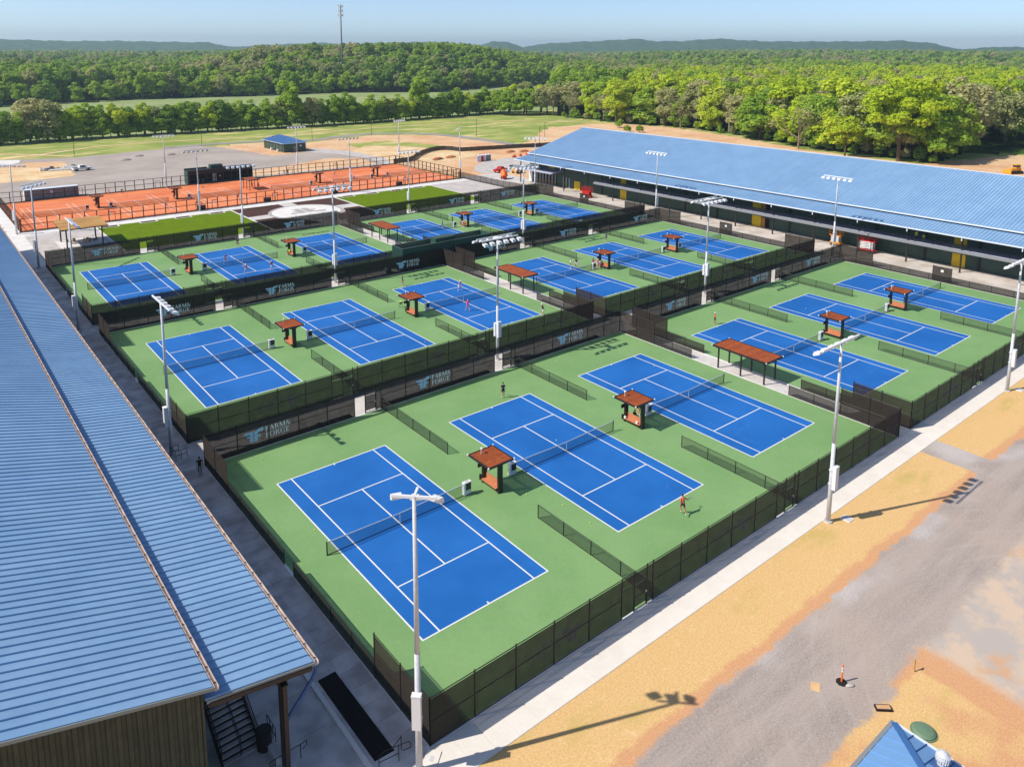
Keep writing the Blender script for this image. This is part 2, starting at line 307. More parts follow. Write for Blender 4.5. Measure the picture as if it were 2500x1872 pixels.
FE_U = [-400, 38, 122, 218, 285, 364, 542, 700]; FE_V = [560, 564, 592, 584, 582, 539, 620, 640]    # far edge of the pasture
WE_A = [-40, 10, 17, 20.5, 22, 29.3, 33.7, 38.1, 42.8, 47.6, 52]; WE_D = [330, 340, 345, 338, 301, 323, 357, 394, 411, 451, 455]  # near edge of the right-hand wood
def is_wood(x, y):
    d, a = polar(x, y); left = (a > 47.5) & (y > np.interp(x, FE_U, FE_V)); right = (a <= 47.5) & (d > np.interp(a, WE_A, WE_D))
    return (left | right) & ~((a > 81.5) & (a < 92) & (d > 1150) & (d < 1480))
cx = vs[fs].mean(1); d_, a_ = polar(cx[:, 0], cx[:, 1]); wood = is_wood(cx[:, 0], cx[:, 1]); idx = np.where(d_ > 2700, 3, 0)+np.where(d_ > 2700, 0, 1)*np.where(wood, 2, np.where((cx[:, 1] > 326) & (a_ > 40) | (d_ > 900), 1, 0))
me.polygons.foreach_set('material_index', np.concatenate([idx, [0]]).astype('i')); me.polygons.foreach_set('use_smooth', [True]*len(me.polygons)); me.update()
if me.polygons[0].normal.z < 0: me.flip_normals()
struct('ground', me)
# ================================================================ ground sheets of the site
sheet('plaza', [(-30, -9.4), (124, -9.4), (124, 150), (-30, 150)], 0, 'concrete')
# front verge, gravel road, side plots
sheet('front_yard', [(-60, -9.4), (150, -9.4), (150, -90), (-60, -90)], -.012, 'yard')
# yard behind the clay courts
sheet('gravel_lot', [(-120, 186), (108.5, 186), (113, 192), (112, 212), (104, 226), (96, 233), (84, 230), (81, 262), (72, 275), (51, 273), (28, 268), (6, 276), (-120, 290)], .0, 'gravel', .5, 3, 12)
sheet('dirt_yard', [(82, 228), (103, 224), (112, 192), (108.6, 186), (109.2, 150), (110, 119), (124, 119), (124, 133.2), (176, 133.2), (178, 200), (171, 226), (168, 250), (148, 268), (128, 266), (113, 260), (98, 271), (84, 273), (80, 262)], -.02, 'dirt', .8, 3, 13)
def strip(name, pts, w, z, m):
    L = []; Rr = []
    for k, p in enumerate(pts):
        a = Vector(pts[max(0, k-1)]); b = Vector(pts[min(len(pts)-1, k+1)]); n = Vector((-(b-a).y, (b-a).x)).normalized()*w/2
        L.append((p[0]+n.x, p[1]+n.y)); Rr.append((p[0]-n.x, p[1]-n.y))
    return sheet(name, L+Rr[::-1], z, m)
strip('drive', [(60, 277), (80, 278.5), (97, 276.5), (113, 268), (121, 267.5), (129, 271.5), (140, 274), (150, 273.5), (162, 266), (170, 254), (173.5, 240), (174, 222), (174, 203), (176, 190)], 5, .008, 'asphalt_grey')
strip('footpath', [(7, 277), (22, 285), (40, 297), (62, 300), (110, 291), (160, 296), (205, 296), (240, 286), (262, 262), (275, 240)], 2.2, .004, 'straw_pale')
strip('footpath', [(28, 271), (18, 285), (6, 297), (-20, 304)], 2.2, .003, 'straw_pale')
sheet('straw_mound', [(108, 187), (115.5, 187.6), (123, 196), (134.5, 206), (142, 211), (136, 226), (124, 236), (112, 224), (112.5, 206)], .012, 'straw_pale', .7, 2, 14)
sheet('straw_mound', [(117, 185.6), (123, 178.5), (132, 181), (141, 185), (148, 191), (147, 199), (143, 207), (135, 204.5), (124, 194.5)], .014, 'straw_pale', .5, 2, 15)
sheet('grass_patch', [(118, 226), (128, 232), (142, 214), (150, 216), (140, 246), (122, 246)], .01, 'grass', 1, 2, 16)
sheet('concrete_pad', [(119, 152), (122, 160), (127, 166), (134, 171.5), (150, 175), (166, 171), (166, 152), (140, 148), (128, 148)], .006, 'gravel_pale', .3, 2, 17)
sheet('concrete_path', [(98, 233), (101, 240), (106, 240), (112, 226), (112.5, 200), (108.6, 187), (106, 187), (108, 205), (104, 222)], .02, 'gravel_pale', .2, 2, 18)
sheet('straw_mound', [(-60, 222), (.8, 221.5), (10.3, 221.3), (19.5, 223), (21, 227), (20.5, 240), (22.7, 252), (22, 259), (13, 263), (4, 253), (-60, 250)], .05, 'straw_pale', .5, 1.5, 19, th=.3)
sheet('dirt_patch', [(12, 250), (22, 240), (22.6, 258), (13, 263), (4, 253)], .06, 'dirt', .5, 1.5, 20)
sheet('concrete_path', [(-60, 252), (3, 255), (11, 265), (12, 272), (6, 275.5), (-60, 280)], .03, 'concrete_white', .1, 2, 21)
sheet('dirt_patch', [(77, 272), (84, 230), (97, 231.5), (112, 226), (106, 241), (101, 257), (92, 262)], .012, 'dirt', .7, 2, 22)
sheet('dirt_patch', [(60, 190), (104, 190), (106, 205), (96, 212), (78, 204), (62, 198)], .01, 'dirt', .8, 2, 23)
sheet('dirt_clearing', [(176, 200), (232, 247), (262, 252), (276, 238), (280, 205), (268, 160), (252, 120), (249, 76), (300, 66), (318, 40), (320, -60), (166, -60), (166, 140)], -.015, 'dirt', 1.5, 4, 24)
strip('grass_strip', [(236, 248), (262, 251), (277, 240), (284, 222), (283, 203), (276, 182), (271, 160), (262, 138), (257, 118), (252, 98)], 5, .0, 'grass')
# ================================================================ plaza between courts and clay
sheet('concrete_path', [(-14, 144.1), (109.5, 144.1), (109.5, 148), (-14, 148)], .012, 'concrete_white')
sheet('paving_area', [(-3.4, 117), (9.3, 117), (9.3, 143.6), (-3.4, 143.6)], .008, 'gravel_pale')
sheet('paving_area', [(94.9, 118), (108.2, 118), (108.2, 143.9), (94.9, 143.9)], .008, 'gravel_pale')
sheet('concrete_path', [(-11, 117), (-3.2, 117), (-3.2, 190), (-11, 190)], .006, 'concrete_white')
sheet('pavilion_pad', [(.6, 126.6), (8.6, 126.6), (8.6, 135.2), (.6, 135.2)], .014, 'concrete_white')
for u0, u1, nt_ in ((9.9, 38.4, (10.4, 18.2, 25.6, 33.2)), (65.6, 94.4, (67, 74, 81.4, 88.5))):
    sheet('edging', [(u0-.35, 118.4), (u1+.35, 118.4), (u1+.35, 143.95), (u0-.35, 143.95)], .016, 'concrete_white')
    pts = [(u0, 118.7), (u1, 118.7), (u1, 143.6)]
    for n in nt_[::-1]: pts += [(n+3.7, 143.6), (n+3.7, 142.2), (n, 142.2), (n, 143.6)]
    sheet('turf_lawn', pts+[(u0, 143.6)], .03, 'turf')
    for n in nt_: sheet('mulch_bed', [(n+.3, 142.5), (n+3.4, 142.5), (n+3.4, 143.85), (n+.3, 143.85)], .024, 'mulch')
for q in ([(38.9, 133.7), (44.6, 133.9), (46, 136.6), (48.6, 139.2), (50.3, 140), (50.3, 143.9), (38.9, 143.9)], [(53.7, 143.9), (53.7, 140.2), (56.2, 139), (58.6, 136.6), (59.8, 134), (65, 134), (65, 143.9)],
          [(38.9, 118.5), (38.9, 129.9), (43.6, 129.9), (45, 126.5), (48, 123.6), (50, 118.5)], [(54, 118.5), (56, 123.4), (59.5, 126.4), (60.8, 129.9), (65, 129.9), (65, 118.5)]): sheet('mulch_bed', q, .02, 'mulch')
CIR = (52.1, 131.6)
def circ(r, n=64): return [(CIR[0]+r*math.cos(2*math.pi*k/n), CIR[1]+r*math.sin(2*math.pi*k/n)) for k in range(n)]
sheet('plaza_ring', circ(8.7), .026, 'logo_grey'); pz = sheet('plaza_circle', circ(7.9), .032, 'concrete_white')
# the two-F emblem, drawn in a unit box (0..1.95 wide, 0..1.25 high)
EMB_L = [(.93, .0), (.93, 1.0), (.02, 1.0), (.10, .86), (.24, .78), (.58, .78), (.58, .66), (.28, .66), (.34, .52), (.58, .50), (.58, .0)]
EMB_R = [(1.00, .0), (1.36, .0), (1.36, .38), (1.62, .40), (1.62, .58), (1.36, .60), (1.36, .72), (1.48, .82), (1.95, .86), (1.92, 1.18), (1.5, 1.14), (1.2, 1.0), (1.0, .98)]
mb = MB()
for P_ in (EMB_L, EMB_R): mb.prism([(CIR[0]+(x-.98)*4.6, CIR[1]+1.2+(.55-y)*5.2) for x, y in P_][::-1], .034, .040)
me = mb.mesh('emblem', 'logo_grey'); ob('emblem', me, pz)
# ================================================================ paving slabs
lw = struct('left_walkway', MB().box(-7.0, -3.95, -8, 118, .0, .004).mesh('left_walkway', 'slab_dark'))
slab = MB().box(0, 1.47, 0, 1.47, .0, .02).mesh('paving_slab', 'slab_dark')
for k in range(62):
    for q in range(2):
        ob('paving_slab', slab, lw, (-6.98+q*1.52, -6.6+k*1.5, .004))
slabl = MB().box(0, 1.52, 0, 2.55, .0, .02).mesh('paving_slab', 'slab_light')
fwk = struct('front_sidewalk', MB().box(-4.2, 140, -9.4, -6.95, .0, .004).mesh('front_sidewalk', 'slab_light'))
for k in range(62): ob('paving_slab', slabl, fwk, (-4.18+k*1.535, -9.38, .004), sc=(1, .945, 1))
cu = struct('left_apron', MB().box(-14.8, -7.2, -8, 118, .0, .004).mesh('left_apron', 'slab_dark'))
slabb = MB().box(0, 3.45, 0, 2.98, .0, .02).mesh('paving_slab', 'slab_dark')
for k in range(12):
    for q in range(2): ob('paving_slab', slabb, cu, (-14.3+q*3.52, -7.9+k*3.03, .004))
ra = struct('right_apron', MB().box(111.5, 122.3, -12, 131, .0, .004).mesh('right_apron', 'apron_slab'))
slabr = MB().box(0, 3.58, 0, 4.55, .0, .02).mesh('paving_slab', 'apron_slab')
for k in range(31):
    for q in range(3): ob('paving_slab', slabr, ra, (111.55+q*3.6, -12+k*4.57, .004))
# ================================================================ courts
BU = [(-3.86, 51.5), (54.03, 110.0)]; BV = [(-6.78, 30.85), (35.95, 73.6), (77.85, 115.0)]
CU = [0, 18.392, 36.784, 57.89, 76.282, 94.674]; CV = [0, 42.59, 84.46]; CW, CL = 10.97, 23.77
def courtname(r, c): return ORD[c]+' '+ROW[r].replace(' ', '-')+' court from the left'
lm = MB(); lw_ = .055
def ln(x0, x1, y0, y1): lm.box(x0, x1, y0, y1, 0, .003)
for x in (0, 1.37, CW-1.37, CW): 
    x0 = min(max(x-lw_, 0), CW-2*lw_); ln(x0, x0+2*lw_, 0, CL)
for y in (0, CL): y0 = min(max(y-lw_, 0), CL-2*lw_); lm.box(.11, CW-.11, y0, y0+2*lw_, 0, .0042)
for y in (CL/2-6.4, CL/2+6.4): lm.box(1.43, CW-1.43, y-lw_, y+lw_, 0, .0042)
lm.box(CW/2-lw_, CW/2+lw_, CL/2-6.34, CL/2+6.34, 0, .003)
for y in (.11, CL-.31): lm.box(CW/2-lw_, CW/2+lw_, y, y+.2, 0, .003)
line_me = lm.mesh('line_marking', 'line_white'); blue_me = MB().box(0, CW, 0, CL, 0, .006).mesh('playing_surface', 'court_blue')
for r in range(3):
    for s_ in range(2):
        (a, b), (c_, d) = BU[s_], BV[r]
        pad = struct('court_pad', MB().box(a, b, c_, d, .0, .03).mesh('court_pad', 'court_green'))
        k = MB().box(a-.12, b+.12, c_-.12, c_+.1, 0, .05).box(a-.12, b+.12, d-.1, d+.12, 0, .05).box(a-.12, a+.1, c_+.1, d-.1, 0, .05).box(b-.1, b+.12, c_+.1, d-.1, 0, .05)
        ob('kerb', k.mesh('kerb', 'concrete_white'), pad)
        for i in range(3):
            ps = ob('playing_surface', blue_me, pad, (CU[s_*3+i], CV[r], .03)); ob('line_marking', line_me, ps, (0, 0, .0062))
        # mulch beds behind each block
        if r < 2 or s_ == 0:
            for u0, u1 in ((a+.6, a+15.2), (a+19.2, a+33.4), (a+37.6, b-3.5)): sheet('mulch_bed', [(u0, d+.16), (u1, d+.16), (u1, d+1.05), (u0, d+1.05)], .026, 'bed_black')
# ---- nets
def build_net():
    t = thing('tennis_net', '', 'net'); L = CW+1.83; x0 = -.915; xm = x0+L/2
    def hz(x): return 1.07-(.16)*(1-abs(x-xm)/(L/2))
    xs = [x0+L*k/10 for k in range(11)]
    m = MB(); m.add([(x, 0, .02) for x in xs]+[(x, 0, hz(x)-.03) for x in xs], [(i, i+1, 12+i, 11+i) for i in range(10)]); ob('mesh', m.mesh('mesh', 'net_mesh'), t)
    m = MB()
    for p, q in zip(xs, xs[1:]): m.bar((p, 0, hz(p)), (q, 0, hz(q)), .03, .075)
    ob('headband', m.mesh('headband', 'white_paint'), t)
    ob('centre_strap', MB().box(xm-.03, xm+.03, -.015, .015, .0, .9).mesh('centre_strap', 'white_paint'), t)
    ob('bottom_cord', MB().bar((x0, 0, .03), (x0+L, 0, .03), .035).mesh('bottom_cord', 'metal_black'), t)
    pm = MB().cyl((0, 0, 0), (0, 0, 1.1), .05, n=10).sph((0, 0, 1.1), .05, 8, 4).mesh('post', 'metal_black')
    for x in (x0, x0+L): ob('post', pm, t, (x, 0, 0))
    return t
net0 = build_net(); first = True
for r in range(3):
    for c_ in range(6):
        lab = 'black tennis net with white headband across the '+courtname(r, c_); loc = (CU[c_], CV[r]+CL/2, .036)
        if first: net0.location = loc; net0['label'] = lab; net0['group'] = 'tennis nets on the blue courts'; first = False
        else: copy_tree(net0, loc, 0, lab)
# ================================================================ fences
FH, FL = 3.05, 1.2
PT = MB().cyl((0, 0, 0), (0, 0, FH), .05, n=8).lathe((0, 0, FH), [(.056, 0), (.056, .03), (.01, .06)], 8).mesh('post', 'metal_black')
PL = MB().cyl((0, 0, 0), (0, 0, FL), .04, n=8).mesh('post', 'metal_black')
RL = MB().cyl((0, 0, 0), (1, 0, 0), .03, n=6).mesh('rail', 'metal_black')
ST = MB().box(0, 1, -.008, .008, .06, FH-.16).mesh('windscreen', 'windscreen')
SL = MB().box(0, 1, -.006, .006, .04, FL-.05).mesh('mesh_panel', 'mesh_low'); SD = MB().box(0, 1, -.006, .006, .04, FL-.05).mesh('mesh_panel', 'mesh_low_dark')
HEAD = MB().bar((0, 0, 2.13), (1, 0, 2.13), .05).mesh('transom', 'metal_black')
def seg(par, a, b, kind, low=SD):
    """one stretch of fence along local x from a to b"""
    n = max(1, round((b-a)/3.05)); w = (b-a)/n
    if kind == 'open': ob('post', PL, par, (b, 0, 0)); return
    tall = kind in ('tall', 'gate', 'closed')
    if kind in ('gate', 'closed'):   # fixed leaf, open doorway, short infill, as beside every divider
        us = [a, a+1.24*(b-a)/3.13, a+2.52*(b-a)/3.13, b]
        for q in us[1:]: ob('post', PT, par, (q, 0, 0))
        ob('rail', RL, par, (a, 0, FH-.05), sc=(b-a, 1, 1)); ob('transom', HEAD, par, (us[0], 0, 0), sc=(us[2]-us[0], 1, 1))
        g = ob('gate', MB().bar((.04, 0, .08), (.04, 0, 2.05), .05).bar((us[2]-us[1]-.06, 0, .08), (us[2]-us[1]-.06, 0, 2.05), .05).bar((.04, 0, .1), (us[2]-us[1]-.06, 0, .1), .05).bar((.04, 0, 2.03), (us[2]-us[1]-.06, 0, 2.03), .05).bar((.04, 0, 1.05), (us[2]-us[1]-.06, 0, 1.05), .04).mesh('gate', 'metal_black'), par, (us[1], 0, 0))
        ob('windscreen', MB().box(.05, us[2]-us[1]-.08, -.006, .006, .3, 1.95).mesh('windscreen', 'windscreen'), g)
        ob('latch', MB().box(us[2]-us[1]-.14, us[2]-us[1]-.04, -.05, .05, .98, 1.12).mesh('latch', 'galvanised'), g)
        ob('windscreen', MB().box(0, us[3]-us[2], -.008, .008, .06, FH-.16).mesh('windscreen', 'windscreen'), par, (us[2], 0, 0))
        ob('windscreen', MB().box(0, us[2]-us[0], -.008, .008, 2.2, FH-.16).mesh('windscreen', 'windscreen'), par, (us[0], 0, 0))
        if kind == 'closed': ob('windscreen', MB().box(.06, us[1]-us[0]-.06, -.008, .008, .1, 2.08).mesh('windscreen', 'windscreen'), par, (us[0], 0, 0))
        return
    for z in ((FH-.05, 1.5, .05) if tall else (FL-.03, .04)): ob('rail', RL, par, (a, 0, z), sc=(b-a, 1, 1))
    for k in range(n):
        ob('windscreen' if tall else 'mesh_panel', ST if tall else low, par, (a+k*w, 0, 0), sc=(w, 1, 1)); ob('post', PT if tall else PL, par, (a+(k+1)*w, 0, 0))
def fence(label, o, rz, segs, group, low=SD):
    t = thing('windscreen_fence' if any(s[2] != 'low' for s in segs) else 'low_fence', label, 'fence', o, rz, group)
    ob('post', PL if segs[0][2] == 'low' else PT, t, (segs[0][0], 0, 0))
    for a, b, k in segs: seg(t, a, b, k, low)
    return t
# ---- lettering: seriffed capitals from strokes, unit height 1
def glyph(mb, ch, x, z, h, y0, y1, mi=0):
    T, t, sf = .17*h, .075*h, .07*h
    def bx(a, b, c, d): mb.add([(x+p_, y, z+q) for y in (y0, y1) for p_, q in ((a, c), (b, c), (b, d), (a, d))], [(0, 1, 2, 3), (7, 6, 5, 4), (0, 4, 5, 1), (1, 5, 6, 2), (2, 6, 7, 3), (3, 7, 4, 0)], mi)
    def st(p, q, w):  # slanted stroke, horizontal width w
        mb.add([(x+a_, y, z+b_) for y in (y0, y1) for a_, b_ in ((p[0]-w/2, p[1]), (p[0]+w/2, p[1]), (q[0]+w/2, q[1]), (q[0]-w/2, q[1]))], [(0, 1, 2, 3), (7, 6, 5, 4), (0, 4, 5, 1), (1, 5, 6, 2), (2, 6, 7, 3), (3, 7, 4, 0)], mi)
    def arc(cx, cz, rx, rz_, a0, a1, wt, wn, n=14):
        for k in range(n):
            p = [a0+(a1-a0)*k/n, a0+(a1-a0)*(k+1)/n]; o = []
            for an in p:
                c, s_ = math.cos(an), math.sin(an); w = wn+(wt-wn)*c*c; o += [(cx+c*rx, cz+s_*rz_), (cx+c*(rx-w), cz+s_*(rz_-w*.55))]
            mb.add([(x+q[0], y, z+q[1]) for y in (y0, y1) for q in (o[0], o[2], o[3], o[1])], [(0, 1, 2, 3), (7, 6, 5, 4), (0, 4, 5, 1), (1, 5, 6, 2), (2, 6, 7, 3), (3, 7, 4, 0)], mi)
    def serif(a, b, top=False): bx(a, b, h-.05*h if top else 0, h if top else .05*h)
    P2 = math.pi
    if ch in 'FE':
        bx(.08*h, .08*h+T, 0, h); bx(0, .62*h, h-t, h); bx(.62*h-sf, .62*h, h-.28*h, h); bx(.08*h, .46*h, .48*h, .48*h+t); bx(.46*h-sf, .46*h, .38*h, .64*h); serif(0, .34*h)
        if ch == 'E': bx(0, .66*h, 0, t); bx(.66*h-sf, .66*h, 0, .28*h)
        return .74*h
    if ch == 'A':
        st((.10*h, 0), (.40*h, h), .07*h); st((.72*h, 0), (.40*h, h), T); bx(.2*h, .6*h, .3*h, .3*h+t*.8); serif(-.02*h, .24*h); serif(.58*h, .88*h); return .86*h
    if ch == 'R':
        bx(.08*h, .08*h+T, 0, h); arc(.34*h, .74*h, .32*h, .26*h, -P2/2, P2/2, T, t); bx(.1*h, .36*h, h-t, h); bx(.1*h, .36*h, .48*h, .48*h+t); st((.74*h, 0), (.42*h, .5*h), T); serif(0, .34*h); serif(.62*h, .9*h); return .88*h
    if ch == 'M':
        bx(.08*h, .15*h, 0, h); bx(.86*h, .86*h+T, 0, h); st((.52*h, .06*h), (.16*h, h), T); st((.52*h, .06*h), (.88*h, h), .07*h); serif(0, .24*h); serif(.78*h, 1.1*h); serif(0, .2*h, True); serif(.84*h, 1.1*h, True); return 1.18*h
    if ch == 'O': arc(.45*h, .5*h, .45*h, .51*h, 0, 2*P2, T*1.05, t, 24); return .98*h
    if ch == 'G': arc(.45*h, .5*h, .45*h, .51*h, .22*P2, 1.86*P2, T*1.05, t, 20); bx(.66*h, .66*h+T, .05*h, .44*h); bx(.56*h, .94*h, .40*h, .44*h); bx(.74*h, .74*h+sf, .68*h, .96*h); return .98*h
    if ch == '&':
        arc(.34*h, .24*h, .32*h, .25*h, .25*P2, 1.95*P2, T*.9, t, 18); arc(.36*h, .76*h, .2*h, .24*h, -.1*P2, 1.3*P2, T*.8, t, 14); st((.86*h, 0), (.24*h, .66*h), T); st((.62*h, .1*h), (.8*h, .48*h), .07*h); bx(.68*h, .92*h, .46*h, .51*h); return .95*h
    return .3*h
def banner_mesh(y0, y1, mirror=False, ms=('sign_blue', 'sign_white')):
    e = MB(); sgn = 1
    for P_ in (EMB_L, EMB_R): e.add([(x, y, .80+z*1.06) for y in (y0, y1) for x, z in P_], [tuple(range(len(P_))), tuple(range(2*len(P_)-1, len(P_)-1, -1))]+[(i, len(P_)+i, len(P_)+(i+1) % len(P_), (i+1) % len(P_)) for i in range(len(P_))])
    t = MB(); h = .54
    for txt, z in (('FARM &', 1.47), ('FORGE', .83)):
        x = 2.12
        for ch in txt: x += (glyph(t, ch, x, z, h, y0, y1) if ch != ' ' else -.08*h)+.045*h
    for m in (e, t):
        if mirror: m.v = [(5-x, y, z) for x, y, z in m.v]
    return e.mesh('emblem', ms[0]), t.mesh('lettering', ms[1])
BAN = banner_mesh(-.024, -.012); BANF = banner_mesh(.012, .016, True, ('sign_print', 'sign_print'))
BAK = {(0, 0): -.2, (0, 1): 18.9, (0, 2): 39.9, (0, 3): 61, (0, 4): 82.2, (0, 5): 98.4, (1, 0): 3.3, (1, 1): 19, (1, 2): 41.9, (1, 3): 61.3, (1, 4): 79.7, (1, 5): 101.5, (2, 0): 3.2, (2, 1): 21.1, (2, 2): 39.5, (2, 3): 60.6, (2, 4): 81.3, (2, 5): 97.3}
for r in range(3):
    for s_ in range(2):
        (a, b), (c_, d) = BU[s_], BV[r]; L = b-a; D = d-c_; blk = ROW[r].replace(' ', '-')+' '+SIDE[s_]+' block'; g1, g2 = (15.3, 18.43), (33.75, 36.9)
        segs = [(0, g1[0], 'tall'), (*g1, 'gate'), (g1[1], g2[0], 'tall'), (*g2, 'gate'), (g2[1], L, 'tall')]
        f = fence('tall dark windscreen fence along the near side of the '+blk, (a, c_, .03), 0, [(p, q, 'closed' if k == 'gate' else k) for p, q, k in segs], 'tall windscreen fences')
        for u in (6.7, 25.1, 45.3): 
            for nm, q in zip(('emblem', 'lettering'), BANF): ob(nm, q, f, (u, 0, 0))
        f = fence('tall dark windscreen fence along the far side of the '+blk, (a, d, .03), 0, segs, 'tall windscreen fences')
        for i in range(3):
            for nm, q in zip(('emblem', 'lettering'), BAN): ob(nm, q, f, (BAK[(r, s_*3+i)]-a, 0, 0))
        outer_l = s_ == 0; e = 6.1
        sl = [(0, e, 'tall'), (e, 18, 'low'), (18, 19.7, 'open'), (19.7, D-e, 'low'), (D-e, D, 'tall')] if outer_l else [(0, e, 'tall'), (e, e+6, 'low')]
        if outer_l: fence('fence with tall screened corners along the left side of the '+blk, (a, c_, .03), R(90), sl, 'side fences')
        else:
            fence('tall and low screened fence on the canopy walkway, near half of the '+blk, (a, c_, .03), R(90), sl, 'side fences')
            fence('low and tall screened fence on the canopy walkway, far half of the '+blk, (a, d, .03), R(-90), sl, 'side fences')
        if s_ == 1: fence('fence with tall screened corners along the right side of the '+blk, (b, c_, .03), R(90), [(0, e, 'tall'), (e, D-e, 'low'), (D-e, D, 'tall')], 'side fences')
        else:
            fence('tall and low screened fence on the canopy walkway, near half of the '+blk, (b, c_, .03), R(90), sl and [(0, e, 'tall'), (e, e+6, 'low')], 'side fences')
            fence('low and tall screened fence on the canopy walkway, far half of the '+blk, (b, d, .03), R(-90), [(0, e, 'tall'), (e, e+6, 'low')], 'side fences')
        for i in range(2):
            u = CU[s_*3+i]+CW+3.71; nm = ORD[s_*3+i]+' and '+ORD[s_*3+i+1]+' '+ROW[r].replace(' ', '-')+' courts'
            fence('low mesh divider fence at the near end between the '+nm, (u, c_, .03), R(90), [(0.05, 12.25, 'low')], 'divider fences between courts', SL)
            fence('low mesh divider fence at the far end between the '+nm, (u, d, .03), R(-90), [(0.05, 12.35, 'low')], 'divider fences between courts', SL)
        if s_ == 1:
            t = thing('notice_panel', 'dark square panel with white notice beside the rightmost '+ROW[r].replace(' ', '-')+' court', 'panel', (b+.1, CV[r]+13.2, .03), R(90), 'panels beside the right-hand nets')
            ob('board', MB().box(-1.5, 1.5, -.02, .02, .05, 2.6).mesh('board', 'windscreen'), t); ob('notice', MB().box(-.22, .22, .02, .03, 1.7, 2.1).mesh('notice', 'white_paint'), t)
            for x in (-1.5, 1.5): ob('post', MB().cyl((x, 0, 0), (x, 0, 2.65), .04).mesh('post', 'metal_black'), t)
# ================================================================ long metal buildings
def slope_panel(P0, P1, pitch, s, rib=True):
    """pan between P0=(u,z) low edge and P1 high edge, one pitch wide along +y, rib on its first edge"""
    (ua, za), (ub, zb) = P0, P1; m = MB(); n = Vector((-(zb-za), 0, ub-ua)).normalized()
    if n.z < 0: n = -n
    def pt(u, z, y, h): return (u+n.x*h, y, z+n.z*h)
    m.add([pt(ua, za, 0, 0), pt(ub, zb, 0, 0), pt(ub, zb, pitch, 0), pt(ua, za, pitch, 0), pt(ua, za, 0, .03), pt(ub, zb, 0, .03), pt(ub, zb, pitch, .03), pt(ua, za, pitch, .03)], [(0, 1, 2, 3), (7, 6, 5, 4), (0, 4, 5, 1), (1, 5, 6, 2), (2, 6, 7, 3), (3, 7, 4, 0)])
    if rib:
        q = [(0.0, .03), (.02, .105), (.055, .105), (.075, .03)]
        m.add([pt(ua, za, y, h) for y, h in q]+[pt(ub, zb, y, h) for y, h in q], [(0, 1, 2, 3), (7, 6, 5, 4), (0, 4, 5, 1), (1, 5, 6, 2), (2, 6, 7, 3)])
    return m
def panels(par, name, P0, P1, v0, v1, nind, s, m='metal_roof'):
    pitch = .615; n = int((v1-v0)/pitch); me = slope_panel(P0, P1, pitch, s).mesh(name, m)
    for k in range(min(n, nind)): ob(name, me, par, (0, v0+k*pitch, 0))
    if n > nind:
        q = slope_panel(P0, P1, pitch, s); big = MB()
        for k in range(nind, n): big.add([(x, y+v0+k*pitch, z) for x, y, z in q.v], q.f)
        ob(name+'s', big.mesh(name+'s', m), par, kind='stuff')
